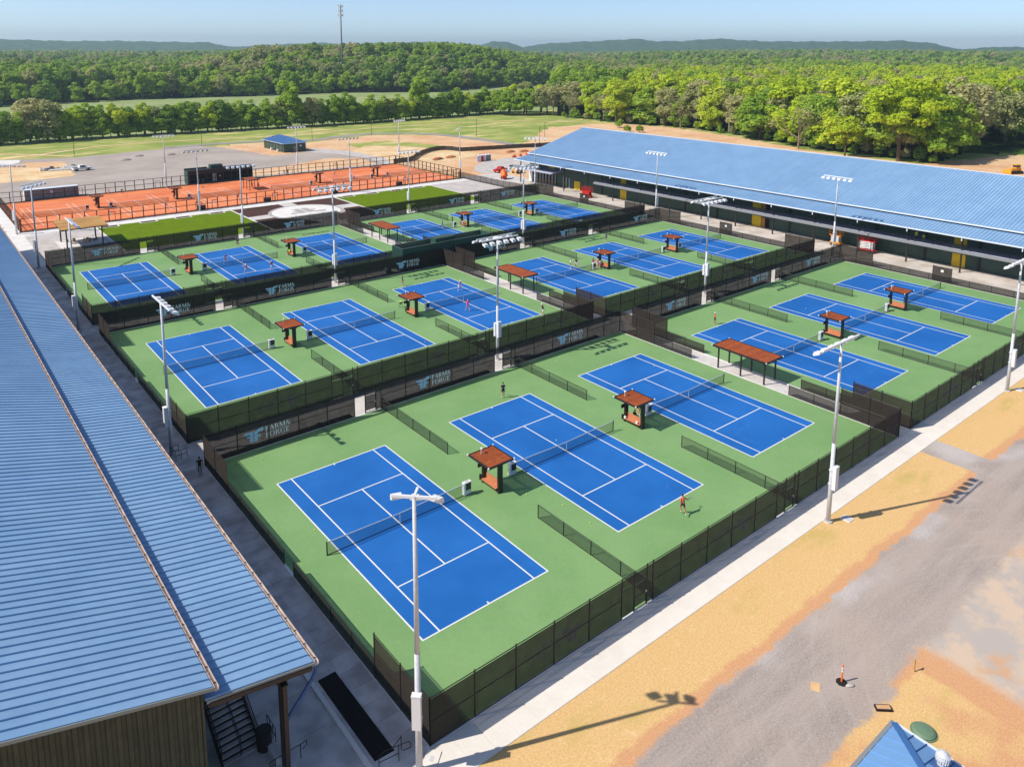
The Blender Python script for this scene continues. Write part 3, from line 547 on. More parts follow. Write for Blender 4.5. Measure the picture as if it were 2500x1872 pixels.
def long_building(s, uw, v0, v1, label, vis):
    """s=+1: canopy towards +u.  uw = wall line"""
    def U(w): return uw+s*w
    t = thing('metal_building', label, 'building', (0, 0, 0)); H = 8.2
    w = MB()      # long wall facing the courts: ribbed panels with a darker line at each bay
    y = v0
    ww = ob('wall', MB().box(min(U(0), U(-.2)), max(U(0), U(-.2)), v0, v1, 0, H).mesh('wall', 'wall_green'), t)
    r = MB()
    for k in range(int((v1-v0)/.3)): r.box(min(U(.002), U(.035)), max(U(.002), U(.035)), v0+.1+k*.3, v0+.2+k*.3, .02, H-.05)
    ob('wall_ribs', r.mesh('wall_ribs', 'wall_green'), ww, kind='stuff')
    ob('far_wall', MB().box(min(U(-43.6), U(-43.4)), max(U(-43.6), U(-43.4)), v0, v1, 0, H).mesh('far_wall', 'wall_green'), t)
    for v, nm in ((v1, 'end_wall'),): 
        ob(nm, MB().add([(U(0), v, 0), (U(-43.4), v, 0), (U(-43.4), v, H), (U(-21.7), v, 14.0), (U(0), v, H), (U(0), v-.2, 0), (U(-43.4), v-.2, 0), (U(-43.4), v-.2, H), (U(-21.7), v-.2, 14.0), (U(0), v-.2, H)], [(0, 1, 2, 3, 4), (9, 8, 7, 6, 5), (0, 5, 6, 1), (1, 6, 7, 2), (4, 9, 5, 0)]).mesh(nm, 'wall_green'), t)
    e0, e1 = v0-.45, v1+.45
    base = ob('roof', MB().add([(U(.45), e0, 8.12), (U(-21.7), e0, 14.2), (U(-21.7), e1, 14.2), (U(.45), e1, 8.12), (U(-43.9), e0, 8.12), (U(-43.9), e1, 8.12)], [(0, 3, 2, 1), (1, 2, 5, 4)]).mesh('roof', 'metal_roof_dark'), t)
    panels(base, 'roof_panel', (U(.45), 8.16), (U(-21.7), 14.24), e0, e1, vis, s)
    ob('roof_panels', (lambda big: big)(MB().add([(U(-21.7), e0, 14.24), (U(-43.9), e0, 8.16), (U(-43.9), e1, 8.16), (U(-21.7), e1, 14.24)], [(0, 1, 2, 3)])).mesh('roof_panels', 'metal_roof'), base)
    ob('ridge_cap', MB().bar((U(-21.7), e0, 14.32), (U(-21.7), e1, 14.32), .45, .1).mesh('ridge_cap', 'trim_white'), t)
    cb_ = ob('canopy_roof', MB().add([(U(5.45), e0, 6.70), (U(.05), e0, 7.64), (U(.05), e1, 7.64), (U(5.45), e1, 6.70)], [(0, 1, 2, 3)]).mesh('canopy_roof', 'metal_brown'), t)
    panels(cb_, 'canopy_panel', (U(5.45), 6.76), (U(.05), 7.70), e0, e1, vis, s)
    gm = 'gutter' if s > 0 else 'trim_white'
    for w_, z, nm in ((.50, 8.10, 'gutter'), (5.52, 6.70, 'gutter')):
        g = MB(); a, b = min(U(w_), U(w_+.2)), max(U(w_), U(w_+.2)); g.box(a, b, e0, e1, z-.13, z-.1).box(a, a+.025, e0, e1, z-.1, z+.07).box(b-.025, b, e0, e1, z-.1, z+.07)
        go = ob(nm, g.mesh(nm, gm), t); br = MB()
        for k in range(int((e1-e0)/1.22)): br.box(a+.026, b-.026, e0+.3+k*1.22, e0+.36+k*1.22, z+.03, z+.066)
        ob('gutter_straps', br.mesh('gutter_straps', 'metal_brown' if s > 0 else 'trim_white'), go, kind='stuff')
    ob('rake_trim', MB().bar((U(.5), e0-.03, 8.14), (U(-21.7), e0-.03, 14.22), .06, .16).bar((U(5.5), e0-.03, 6.70), (U(.1), e0-.03, 7.64), .06, .16).mesh('rake_trim', 'rake_grey'), t)
    cm = MB().box(-.11, .11, -.11, .11, 0, 6.5).box(-.2, .2, -.2, .2, 0, .04).box(-.17, .17, -.17, .17, 6.44, 6.52).mesh('column', 'metal_brown')
    for k in range(-3, 14):
        v = 13.67+9.14*k
        if v0-1 < v < v1+1: ob('column', cm, t, (U(3.8), v, 0)); ob('canopy_beam', MB().bar((U(5.3), v, 6.58), (U(.2), v, 7.46), .12, .22).mesh('canopy_beam', 'metal_brown'), t)
    ob('eave_beam', MB().bar((U(5.3), v0-.2, 6.56), (U(5.3), v1, 6.56), .14, .2).mesh('eave_beam', 'metal_brown'), t)
    return t, U
# ---- left building
lb, UL = long_building(1, -14.85, -4.1, 133, 'long blue standing-seam roofed metal building filling the left edge', 110)
ew = ob('end_wall', MB().add([(UL(0), -4.1, 0), (UL(-43.4), -4.1, 0), (UL(-43.4), -4.1, 8.2), (UL(-21.7), -4.1, 14.0), (UL(0), -4.1, 8.2), (UL(0), -3.9, 0), (UL(-43.4), -3.9, 0), (UL(-43.4), -3.9, 8.2), (UL(-21.7), -3.9, 14.0), (UL(0), -3.9, 8.2)], [(0, 4, 3, 2, 1), (5, 6, 7, 8, 9), (0, 1, 6, 5), (0, 5, 9, 4)]).mesh('end_wall', 'wall_olive'), lb)
for k in range(34):
    x = UL(-.05)-k*.42; z = 8.02+(k*.42+.25)*.272
    ob('wall_panel', MB().add([(x-dx, -4.1-dy, zz) for zz in (0, z) for dx, dy in ((0, .003), (.05, .075), (.22, .075), (.27, .003))], [(0, 4, 5, 1), (1, 5, 6, 2), (2, 6, 7, 3), (4, 7, 6, 5)]).mesh('wall_panel', 'wall_olive'), ew)
ob('corner_trim', MB().box(UL(-.06), UL(.06), -4.2, -3.95, 0, 8.1).mesh('corner_trim', 'wall_olive'), lb)
ob('window', MB().box(UL(-11.3), UL(-8.6), -4.26, -4.2, .2, 2.6).mesh('window', 'trim_white'), lb)
ob('downspout', MB().tube([(-9.25, -4.35, 6.62), (-9.2, -4.3, 6.1), (-9.35, -4.2, 5.6), (-10.78, -4.1, 3.9), (-10.82, -4.1, 3.5), (-10.82, -4.1, .02)], .1, 8).mesh('downspout', 'downspout_blue'), lb)
ob('column', MB().box(-11.13, -10.9, -4.25, -4.0, 0, 6.45).box(-11.25, -10.78, -4.37, -3.88, 6.3, 6.5).box(-11.2, -10.83, -4.32, -3.93, 0, .05).mesh('column', 'metal_brown'), lb)
# stairs under the canopy
st = thing('metal_staircase', 'dark metal staircase with grey treads climbing under the left canopy', 'stairs', (-13.2, -1.0, 0))
for k in range(23): ob('tread', MB().box(0.06, 2.0, k*.3, k*.3+.27, .17*(k+1)-.05, .17*(k+1)).mesh('tread', 'slab_dark'), st)
for k in range(23): ob('riser', MB().box(0.06, 2.0, k*.3+.272, k*.3+.30, .17*(k+1)-.02, .17*(k+1)+.12).mesh('riser', 'metal_black'), st)
for x in (0, 2.03): ob('stringer', MB().bar((x, -.1, .05), (x, 6.9, 4.0), .08, .34).mesh('stringer', 'metal_black'), st)
for x in (0, 1.02, 2.03):
    ob('handrail', MB().tube([(x, .1, .2), (x, .1, 1.15), (x, 6.9, 5.0), (x, 6.9, 4.1)], .03).tube([(x, .1, .7), (x, 6.9, 4.55)], .02).mesh('handrail', 'metal_black'), st)
tr = thing('trash_can', 'tall black round trash can at the foot of the staircase', 'trash can', (-10.98, -1.12, 0))
ob('barrel', MB().lathe((0, 0, 0), [(.36, 0), (.40, .1), (.42, 1.1), (.44, 1.14)], 20).mesh('barrel', 'metal_black'), tr); ob('rim', MB().lathe((0, 0, 1.141), [(.43, 0), (.43, .03), (.28, .05)], 20).mesh('rim', 'rubber'), tr)
def rail(label, loc, pts_list, r=.024):
    t = thing('handrail', label, 'railing', loc)
    for p in pts_list: ob('rail', MB().tube(p, r).mesh('rail', 'metal_black'), t)
    return t
rail('small black guard rail standing beside the trash can', (-10.4, -1.3, 0), [[(0, 0, 0), (0, 0, 1), (0, 1.2, 1), (0, 1.2, 0)], [(0, 0, .5), (0, 1.2, .5)], [(0, .4, .05), (0, .4, 1)], [(0, .8, .05), (0, .8, 1)]])
rail('black looped stair handrail next to the blue downspout', (-10.2, -3.0, 0), [[(-.9, 0, 0), (-.9, 0, .9), (-1.2, 0, .85), (-1.2, 0, .6), (-.95, 0, .55)], [(-.9, 0, .9), (.6, 0, .9), (.9, .1, .85), (.9, .1, .6), (.6, 0, .55)], [(.5, 0, 0), (.5, 0, .9)]])
ks = thing('concrete_steps', 'low concrete steps in front of the metal staircase', 'steps', (-10.95, -2.6, 0))
for k in range(3): ob('step', MB().box(.25*k, .25*k+.24, 0, 1.3, 0, .14*(3-k)).mesh('step', 'slab_dark'), ks)
sheet('planting_bed', [(-6.69, -5.68), (-5.52, -5.76), (-5.54, 1.3), (-6.7, 1.28)], .05, 'bed_black', th=.045)
for v in (16.6, 31.0, 44.4, 53.6, 66, 80, 92): sheet('planting_bed', [(-6.69, v), (-5.9, v), (-5.9, v+6), (-6.69, v+6)], .05, 'bed_black', th=.045)
kb = struct('kerb_wall', MB().box(-7.22, -6.98, -7.6, 118, 0, .16).mesh('kerb_wall', 'slab_light'))
rail('black pipe railing at the near end of the planting bed', (-5.2, -5.95, 0), [[(0, 0, 0), (0, 0, .9)], [(0, 0, .85), (-.6, 0, .45)], [(-1.55, -.3, 0), (-1.55, -.3, .85), (-1.2, -.3, .95), (.1, -.6, .95), (.25, -.6, .75), (.25, -.6, .5), (-.2, -.5, .5)], [(-.45, -.5, 0), (-.45, -.5, .95)], [(-1.55, -.3, .45), (-.45, -.5, .5)]])
rail('black stepped stair railing beside the walkway pole', (-5.7, 33.0, 0), [[(-.3, 1.1, 0), (-.3, 1.1, 1.2), (.5, 1.1, 1.2)], [(-.3, 1.1, .7), (.5, 1.1, .7)], [(0, .3, 0), (0, .3, 1), (1, .3, 1), (1, .3, .2)], [(0, .3, .55), (1, .3, .55)], [(.5, .3, 0), (.5, .3, 1)], [(.5, 1.1, 0), (.5, 1.1, 1.2)], [(-.3, 1.1, 1.2), (0, .3, 1)]])
tag(ob('utility_cover', MB().box(-.55, .55, -.4, .4, 0, .05).box(-.18, .18, -.1, .1, .05, .06, 1).mesh('utility_cover', ['slab_light', 'galvanised']), loc=(-4.24, -7.5, .025), rz=R(40)), 'grey concrete utility cover at the foot of the nearest light pole', 'cover')
tag(ob('utility_cover', MB().box(-.4, .4, -.4, .4, 0, .06).box(-.32, .32, -.32, .32, .06, .075, 1).mesh('utility_cover', ['slab_light', 'galvanised']), loc=(34.4, -10.5, -.012)), 'square pale utility cover in the straw beside the second front light pole', 'cover')
tag(ob('utility_cover', MB().box(-.4, .4, -.4, .4, 0, .06).box(-.32, .32, -.32, .32, .06, .075, 1).mesh('utility_cover', ['slab_light', 'galvanised']), loc=(73.3, -10.3, -.012)), 'square pale utility cover in the straw beside the rightmost light pole', 'cover')
# ---- right building
rb, UR = long_building(-1, 122.4, -14, 132.9, 'long blue standing-seam roofed metal building beyond the courts on the right', 120)
dk = ob('mezzanine', MB().box(118.35, 122.38, -14, 102.6, 3.86, 4.02).mesh('mezzanine', 'deck_blue'), rb)
ob('deck_edge', MB().box(118.2, 118.349, -14, 102.6, 3.52, 4.02).mesh('deck_edge', 'container_grey'), dk)
for k in range(38): ob('rail_post', MB().cyl((118.45, -12+k*3.05, 4.021), (118.45, -12+k*3.05, 5.08), .03, n=6).mesh('rail_post', 'metal_brown'), dk)
ob('rail', MB().bar((118.45, -14, 5.0), (118.45, 102.6, 5.0), .03).bar((118.45, -14, 4.5), (118.45, 102.6, 4.5), .015).mesh('rail', 'metal_brown'), dk)
for v0, v1 in ((14.3, 16.5), (55.5, 57.7), (94.8, 96.9), (111.7, 114)):
    ob('yellow_panel', MB().box(122.28, 122.36, v0, v1, .05, 2.35).mesh('yellow_panel', 'yellow_board'), rb)
for v0, v1, z in ((14.3, 16.4, 4.06), (55.6, 57.7, 4.06), (95, 96.8, 4.06), (121.8, 124.6, 4.6)): ob('yellow_panel', MB().box(122.28, 122.36, v0, v1, z, z+1.6).mesh('yellow_panel', 'yellow_board'), rb)
for z in (.05, 4.06):
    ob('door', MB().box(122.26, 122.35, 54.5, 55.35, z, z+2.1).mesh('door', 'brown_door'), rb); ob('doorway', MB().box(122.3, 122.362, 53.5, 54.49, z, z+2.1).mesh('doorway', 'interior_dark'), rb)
for k in [k for k in range(-3, 14) if not any(a-.5 < 12.1+9.14*k < b+.5 for a, b in ((14.3, 16.5), (53.5, 57.7), (94.8, 96.9), (111.7, 114)))]: ob('pilaster', MB().box(122.2, 122.362, 11.9+9.14*k, 12.3+9.14*k, .02, 8.1).mesh('pilaster', 'metal_black'), rb)
po = ob('porch_roof', MB().add([(117.5, 118.2, 4.3), (122.2, 118.2, 4.75), (122.2, 133.2, 4.75), (117.5, 133.2, 4.3), (117.5, 118.2, 4.1), (122.2, 118.2, 4.55), (122.2, 133.2, 4.55), (117.5, 133.2, 4.1)], [(0, 1, 2, 3), (7, 6, 5, 4), (0, 4, 5, 1), (1, 5, 6, 2), (2, 6, 7, 3), (3, 7, 4, 0)]).mesh('porch_roof', 'deck_blue'), rb)
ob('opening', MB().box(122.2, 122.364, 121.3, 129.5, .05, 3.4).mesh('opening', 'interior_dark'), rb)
for k in range(7): ob('stud', MB().box(122.05, 122.19, 121.5+k*1.3, 121.6+k*1.3, .05, 3.4).mesh('stud', 'white_paint'), rb)
ob('stud_rail', MB().box(121.95, 122.04, 121.3, 129.5, 1.0, 1.1).box(121.95, 122.04, 121.3, 129.5, .5, .58).mesh('stud_rail', 'wood_gold'), rb)
for k in range(3): ob('window_frame', MB().box(122.2, 122.36, 115.9+k*1.2, 116+k*1.2, .05, 2.9).mesh('window_frame', 'white_paint'), rb)
ob('corner_trim', MB().box(122.1, 122.36, 131.5, 132.9, 0, 4.2).mesh('corner_trim', 'white_paint'), rb)
for k in range(14): ob('downspout', MB().box(116.8, 116.95, 4+k*9.14, 4.15+k*9.14, 6.0, 6.58).mesh('downspout', 'trim_white'), rb)
# ================================================================ smaller buildings
mb_ = thing('flat_roof_building', 'flat-roofed dark green block with parapet between middle and back rows', 'building', (43.4, 73.9, 0))
ob('wall', MB().box(0, 19.2, 0, .15, 0, 4).box(0, 19.2, 3.35, 3.5, 0, 4).box(0, .15, .151, 3.349, 0, 4).box(19.05, 19.2, .151, 3.349, 0, 4).mesh('wall', 'wall_teal'), mb_)
q = MB()
for k in range(62): q.box(.05+k*.31, .15+k*.31, -.04, -.001, .05, 3.95)
for k in range(11): q.box(-.04, -.001, .15+k*.31, .25+k*.31, .05, 3.95)
ob('wall_ribs', q.mesh('wall_ribs', 'wall_teal'), mb_, kind='stuff')
ob('parapet_cap', MB().box(-.08, 19.28, -.08, .2, 4.002, 4.08).box(-.08, 19.28, 3.3, 3.58, 4.002, 4.08).box(-.08, .2, .201, 3.299, 4.002, 4.08).box(19, 19.28, .201, 3.299, 4.002, 4.08).mesh('parapet_cap', 'wall_green'), mb_)
ob('roof_deck', MB().box(.16, 19.04, .16, 3.34, 3.1, 3.2).mesh('roof_deck', 'gravel_pale'), mb_)
hv = ob('rooftop_unit', MB().box(7.4, 11.6, .9, 2.6, 3.21, 4.55).mesh('rooftop_unit', 'wall_teal'), mb_); ob('unit_cap', MB().box(7.35, 11.65, .85, 2.65, 4.551, 4.62).mesh('unit_cap', 'wall_green'), hv)
ob('roof_hatch', MB().box(14, 15, 1, 1.7, 3.21, 3.45).mesh('roof_hatch', 'wood_deck'), mb_)
ac = thing('condenser_unit', 'grey boxy air-conditioning unit on the mulch behind the third middle-row court', 'unit', (41.2, 75.2, .0))
ob('case', MB().box(-.45, .45, -.4, .4, .05, 1.05).mesh('case', 'container_grey'), ac); ob('fan_grille', MB().lathe((0, 0, 1.051), [(.34, 0), (.34, .03), (.3, .05)], 16).mesh('fan_grille', 'metal_black'), ac)
for k in range(5): ob('louvre', MB().box(-.40, .40, -.43, -.401, .15+k*.17, .23+k*.17).mesh('louvre', 'metal_black'), ac)
# clubhouse behind the clay courts
ch = thing('clubhouse', 'long low dark clubhouse with flat roof behind the clay courts', 'building', (41.6, 186.2, 0))
ob('wall', MB().box(0, 18.4, 2.6, 2.8, 0, 3.9).box(0, .2, -.5, 2.599, 0, 3.9).box(18.2, 18.4, -.5, 2.599, 0, 3.9).box(.2, 18.2, -.5, -.3, 2.9, 3.9).mesh('wall', 'wall_black'), ch)
ob('side_cladding', MB().box(-.06, -.002, -.5, 2.8, 0, 3.9).mesh('side_cladding', 'wall_teal'), ch)
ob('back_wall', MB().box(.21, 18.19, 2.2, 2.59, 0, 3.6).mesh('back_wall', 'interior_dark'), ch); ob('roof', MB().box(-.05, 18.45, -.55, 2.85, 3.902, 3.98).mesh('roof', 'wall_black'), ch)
ob('rooftop_unit', MB().box(6.6, 10, .3, 2.2, 3.985, 5.0).mesh('rooftop_unit', 'wall_teal'), ch); ob('parapet', MB().box(-.05, 6.2, 2.4, 2.7, 3.985, 4.3).mesh('parapet', 'wall_black'), ch)
for x in (4.6, 9.2, 13.8): ob('post', MB().box(x, x+.15, -.45, -.3, 0, 2.9).mesh('post', 'metal_brown'), ch)
ob('door', MB().box(7.6, 8.7, 2.15, 2.199, 0, 2.3).mesh('door', 'white_paint'), ch); ob('notice', MB().box(9.5, 9.9, 2.15, 2.199, 1.2, 1.7).mesh('notice', 'white_paint'), ch)
for x in (3.2, 4.4): ob('chair', MB().box(x, x+.55, 1.1, 1.6, .4, .46).box(x, x+.55, 1.6, 1.66, .4, .95).box(x, x+.05, 1.1, 1.15, 0, .4).box(x+.5, x+.55, 1.1, 1.15, 0, .4).mesh('chair', 'grey_paint'), ch)
# storage container behind the clay courts
sc_ = thing('storage_container', 'long grey storage container with pale roof behind the clay fence', 'container', (2.4, 187.0, 0), R(-1))
ob('body', MB().box(0, 12.0, 0, 2.44, .1, 2.55).mesh('body', 'container_grey'), sc_); q = MB()
for k in range(60): q.box(.05+k*.2, .14+k*.2, -.035, -.001, .2, 2.45)
ob('side_corrugation', q.mesh('side_corrugation', 'container_grey'), sc_, kind='stuff'); ob('roof', MB().box(-.03, 12.03, -.03, 2.47, 2.551, 2.66).mesh('roof', 'trim_white'), sc_)
for y in (.05, 1.25): ob('door', MB().box(-.06, -.002, y, y+1.14, .15, 2.5).mesh('door', 'white_paint'), sc_)
ob('notice', MB().box(5.6, 6.5, -.06, -.036, 1.45, 2.1).mesh('notice', 'white_paint'), sc_)
# shed with hipped blue roof in the gravel lot
sh = thing('shed', 'dark green shed with blue hipped roof standing in the gravel lot', 'building', (90.7, 235.4, 0))
ob('wall', MB().box(0, 8.6, 0, 19, 0, 3.4).mesh('wall', 'wall_green'), sh)
rf = ob('roof', MB().add([(-.6, -.6, 3.35), (9.2, -.6, 3.35), (9.2, 19.6, 3.35), (-.6, 19.6, 3.35), (4.3, 4.6, 5.3), (4.3, 14.6, 5.3)], [(0, 1, 4), (1, 2, 5, 4), (2, 3, 5), (3, 0, 4, 5), (0, 3, 2, 1)]).mesh('roof', 'metal_roof_dark'), sh)
q = MB()
for k in range(31): 
    y = -.3+k*.65; zz = min(1, min(y+.6, 19.6-y)/5.2); q.bar((-.6, y, 3.38), (-.6+4.9*zz, y, 3.38+1.95*zz), .05, .08)
for k in range(15):
    x = -.3+k*.66; zz = min(x+.6, 9.2-x)/4.9; q.bar((x, -.6, 3.38), (x, -.6+5.2*zz, 3.38+1.95*zz), .05, .08)
ob('roof_ribs', q.mesh('roof_ribs', 'metal_roof'), rf, kind='stuff'); ob('gutter', MB().bar((-.65, -.65, 3.3), (9.25, -.65, 3.3), .12).bar((-.65, -.65, 3.3), (-.65, 19.6, 3.3), .12).mesh('gutter', 'trim_white'), rf)
for x in (1.2, 7.6): ob('vent', MB().lathe((x+(.6 if x < 4 else 0), 15.5 if x < 4 else 8, 4.4), [(.22, 0), (.22, .5), (.3, .55), (.1, .75)], 10).mesh('vent', 'galvanised'), rf)
ob('door', MB().box(3.7, 4.7, -.05, -.002, .1, 2.2).mesh('door', 'container_grey'), sh); ob('sign', MB().box(6.2, 6.9, -.05, -.002, 1.9, 2.5).mesh('sign', 'white_paint'), sh)
for k in range(6): ob('pilaster', MB().box(-.08, -.002, k*3.1+1.4, k*3.1+1.6, 0, 3.3).mesh('pilaster', 'metal_black'), sh)
for k in range(2): ob('equipment_box', MB().box(-.9, -.12, 4+k*6, 4.8+k*6, 0, .9).mesh('equipment_box', 'white_paint'), sh)
# small building at the bottom right: hipped blue roof seen from above
bs = thing('kiosk_building', 'small building with blue hipped metal roof at the bottom right corner', 'building', (4.0, -33.4, 0))
X1, Y1 = 10.2, 9.9          # eave corner at (14.2, -23.5), eave height 3.1
ob('wall', MB().box(.7, X1-.7, .7, Y1-.7, 0, 3.0).mesh('wall', 'wall_green'), bs); hx, hz_ = 5.1, 4.75
rf = ob('roof', MB().add([(0, 0, 3.1), (X1, 0, 3.1), (X1, Y1, 3.1), (0, Y1, 3.1), (hx, hx-.1, hz_), (hx, Y1-hx+.1, hz_)], [(1, 2, 5, 4), (2, 3, 5), (3, 0, 4, 5), (0, 1, 4), (0, 3, 2, 1)]).mesh('roof', 'kiosk_roof'), bs)
sl_ = (hz_-3.1)/hx
for k in range(15):
    x = .35+k*.66; L = min(x, X1-x)
    if L > .2: ob('seam', MB().bar((x, Y1, 3.13), (x, Y1-L, 3.13+L*sl_), .03, .06).mesh('seam', 'kiosk_roof'), rf)
for k in range(15):
    y = .35+k*.66; L = min(y, Y1-y)
    if L > .2: ob('seam', MB().bar((X1, y, 3.13), (X1-L, y, 3.13+L*sl_), .03, .06).mesh('seam', 'metal_roof_dark'), rf)
ob('hip_cap', MB().bar((X1, Y1, 3.14), (X1-hx, Y1-hx, 3.14+hx*sl_), .3, .08).bar((0, Y1, 3.14), (hx, Y1-hx, 3.14+hx*sl_), .3, .08).mesh('hip_cap', 'metal_roof_dark'), rf)
ob('gutter', MB().box(-.1, X1+.1, Y1+.01, Y1+.2, 2.98, 3.13).mesh('gutter', 'container_grey'), rf); ob('fascia', MB().box(X1+.01, X1+.12, -.1, Y1, 2.98, 3.15).mesh('fascia', 'trim_white'), rf)
vt = ob('turbine_vent', MB().lathe((X1-.95, Y1-2.75, 3.3), [(.24, 0), (.24, .35), (.30, .45), (.33, .6), (.29, .75), (.16, .86), (.04, .9)], 18).mesh('turbine_vent', 'galvanised'), rf); q = MB()
for k in range(18):
    an = 2*math.pi*k/18; q.bar((X1-.95+.32*math.cos(an), Y1-2.75+.32*math.sin(an), 3.72), (X1-.95+.30*math.cos(an+.2), Y1-2.75+.30*math.sin(an+.2), 4.05), .02, .06)
ob('vent_fins', q.mesh('vent_fins', 'galvanised'), vt, kind='stuff'); ob('flashing', MB().obox((X1-1.0, Y1-2.75, 3.42), (1, 0, -sl_), (0, 1, 0), (sl_, 0, 1), .55, .5, .02).mesh('flashing', 'downspout_blue'), rf)
# ================================================================ canopies and shelters
def slats(u0, u1, v0, v1, z, n, along='u', w=.8, h=.04):
    q = MB()
    for k in range(n):
        if along == 'u': p = (v1-v0)/n; q.box(u0, u1, v0+k*p, v0+k*p+p*w, z, z+h)
        else: p = (u1-u0)/n; q.box(u0+k*p, u0+k*p+p*w, v0, v1, z, z+h)
    return q
def build_shelter():
    t = thing('player_shelter', '', 'shelter')          # origin at centre, long side along y
    ob('roof_frame', MB().box(-1.36, 1.36, -1.5, -1.42, 2.78, 2.95).box(-1.36, 1.36, 1.42, 1.5, 2.78, 2.95).box(-1.36, -1.28, -1.419, 1.419, 2.78, 2.95).box(1.28, 1.36, -1.419, 1.419, 2.78, 2.95).box(-.06, .06, -1.419, 1.419, 2.7, 2.85).mesh('roof_frame', 'metal_brown'), t)
    ob('roof_slats', slats(-1.27, 1.27, -1.41, 1.41, 2.86, 20, 'u', .78).mesh('roof_slats', 'wood_red'), t, kind='stuff')
    pm = MB().box(-.24, .24, -.09, .09, 0, 2.7).box(-.5, .5, -.06, .06, 2.55, 2.78).mesh('post', 'metal_brown')
    for y in (-1.12, 1.12): ob('post', pm, t, (.12, y, 0))
    ob('seat', MB().box(-.32, .2, -1.03, 1.03, .42, .47).mesh('seat', 'wood_deck'), t); ob('backrest', MB().box(.2, .26, -1.03, 1.03, .47, .98).mesh('backrest', 'wood_deck'), t)
    ob('seat_frame', MB().box(-.3, .24, -1.03, 1.03, .3, .415).mesh('seat_frame', 'metal_brown'), t)
    for x, y in ((-1.4, 1.5), (-1.4, -1.5), (1.4, 1.5), (1.4, -1.5)): ob('corner_lamp', MB().sph((x, y, 2.92), .09, 8, 5).mesh('corner_lamp', 'white_plastic'), t)
    ob('wall_screen', MB().box(-.52, -.08, 1.211, 1.26, 1.5, 1.9).mesh('wall_screen', 'screen_black'), t); ob('waste_bin', MB().lathe((-.1, 1.36, .2), [(.14, 0), (.15, .45)], 10).mesh('waste_bin', 'metal_black'), t)
    ob('roof_speaker', MB().cyl((-.4, .9, 2.9), (-.4, .9, 3.3), .03).sph((-.25, 1.0, 3.34), .12, 8, 5).bar((-.4, .9, 3.25), (-.15, 1.05, 3.34), .03).mesh('roof_speaker', 'white_plastic'), t)
    return t
SH = [(0, 14.42, 0), (1, 32.8, 0), (3, 72.3, 0), (4, 90.7, 0)]; sh0 = build_shelter(); first = True
for r in range(3):
    for c_, u, _ in SH:
        lab = 'slatted brown-roofed bench shelter between the '+ORD[c_]+' and '+ORD[c_+1]+' '+ROW[r].replace(' ', '-')+' courts'; loc = (u, CV[r]+11.45, .032)
        if first: sh0.location = loc; sh0['label'] = lab; sh0['group'] = 'bench shelters between courts'; first = False
        else: copy_tree(sh0, loc, 0, lab)
def build_cab():
    t = thing('screen_cabinet', '', 'cabinet')
    ob('case', MB().box(-.37, .37, -.16, .16, .06, 1.14).box(-.39, .39, -.18, .18, 1.141, 1.19).mesh('case', 'white_plastic'), t)
    ob('screen', MB().box(-.20, .32, -.185, -.161, .48, 1.08).mesh('screen', 'screen_black'), t); ob('base', MB().box(-.34, .34, -.14, .14, 0, .059).mesh('base', 'grey_paint'), t)
    ob('handle', MB().tube([(-.15, 0, 1.19), (-.15, 0, 1.25), (.15, 0, 1.25), (.15, 0, 1.19)], .015).mesh('handle', 'metal_black'), t); return t
CB = [(0, 0, 12.15), (0, 1, 17.2), (0, 2, 35.65), (0, 3, 69.95), (0, 4, 88.45), (1, 0, 12.15), (1, 1, 17.3), (1, 2, 35.75), (1, 3, 70.3), (1, 4, 88.8), (1, 5, 93.5), (2, 0, 12.0), (2, 1, 17.2), (2, 2, 35.6), (2, 3, 70), (2, 4, 88.3), (2, 5, 93.3)]
cab0 = build_cab()
for k, (r, c_, u) in enumerate(CB):
    lab = 'white cabinet with black screen by the net of the '+courtname(r, c_); loc = (u, CV[r]+CL/2+.05, .036)
    if k == 0: cab0.location = loc; cab0['label'] = lab; cab0['group'] = 'white screen cabinets by the nets'
    else: copy_tree(cab0, loc, 0, lab)
def canopy(lab, loc, name='walkway_canopy'):
    t = thing(name, lab, 'canopy', loc, 0, 'walkway canopies')
    ob('roof_frame', MB().box(-1.68, 1.68, -3.7, -3.6, 2.72, 2.92).box(-1.68, 1.68, 3.6, 3.7, 2.72, 2.92).box(-1.68, -1.58, -3.599, 3.599, 2.72, 2.92).box(1.58, 1.68, -3.599, 3.599, 2.72, 2.92).mesh('roof_frame', 'metal_brown'), t)
    ob('roof_slats', slats(-1.57, 1.57, -3.59, 3.59, 2.84, 52, 'u', .84).mesh('roof_slats', 'wood_red'), t, kind='stuff')
    for x in (-1.1, 1.1):
        for y in (-3.15, 0, 3.15): ob('post', MB().box(x-.075, x+.075, y-.075, y+.075, 0, 2.72).mesh('post', 'metal_brown'), t)
    for y in (-3.15, 0, 3.15): ob('beam', MB().box(-1.57, 1.57, y-.05, y+.05, 2.6, 2.719).mesh('beam', 'metal_brown'), t)
    for x, y in ((-1.7, -3.7), (1.7, -3.7), (-1.7, 3.7), (1.7, 3.7)): ob('corner_lamp', MB().sph((x, y, 2.88), .09, 8, 5).mesh('corner_lamp', 'white_plastic'), t)
    return t
for r, v, w in ((0, 11.8, 'front'), (1, 54.85, 'middle'), (2, 96.6, 'back')): canopy('long red-brown slatted canopy over the walkway between the '+w+'-row court blocks', (52.9, v, .02))
canopy('slatted brown canopy over benches in the middle of the clay courts', (53.0, 169, .05)).scale = (1, .72, 1)
pv = thing('picnic_pavilion', 'wooden-roofed picnic pavilion on dark posts at the left of the turf', 'pavilion', (4.7, 131.0, .014))
for x, y in ((-3.1, -3.2), (3.1, -3.2), (-3.1, 3.3), (3.1, 3.3)): ob('post', MB().box(x-.12, x+.12, y-.12, y+.12, 0, 3.6+.04*(y+3)).mesh('post', 'metal_brown'), pv)
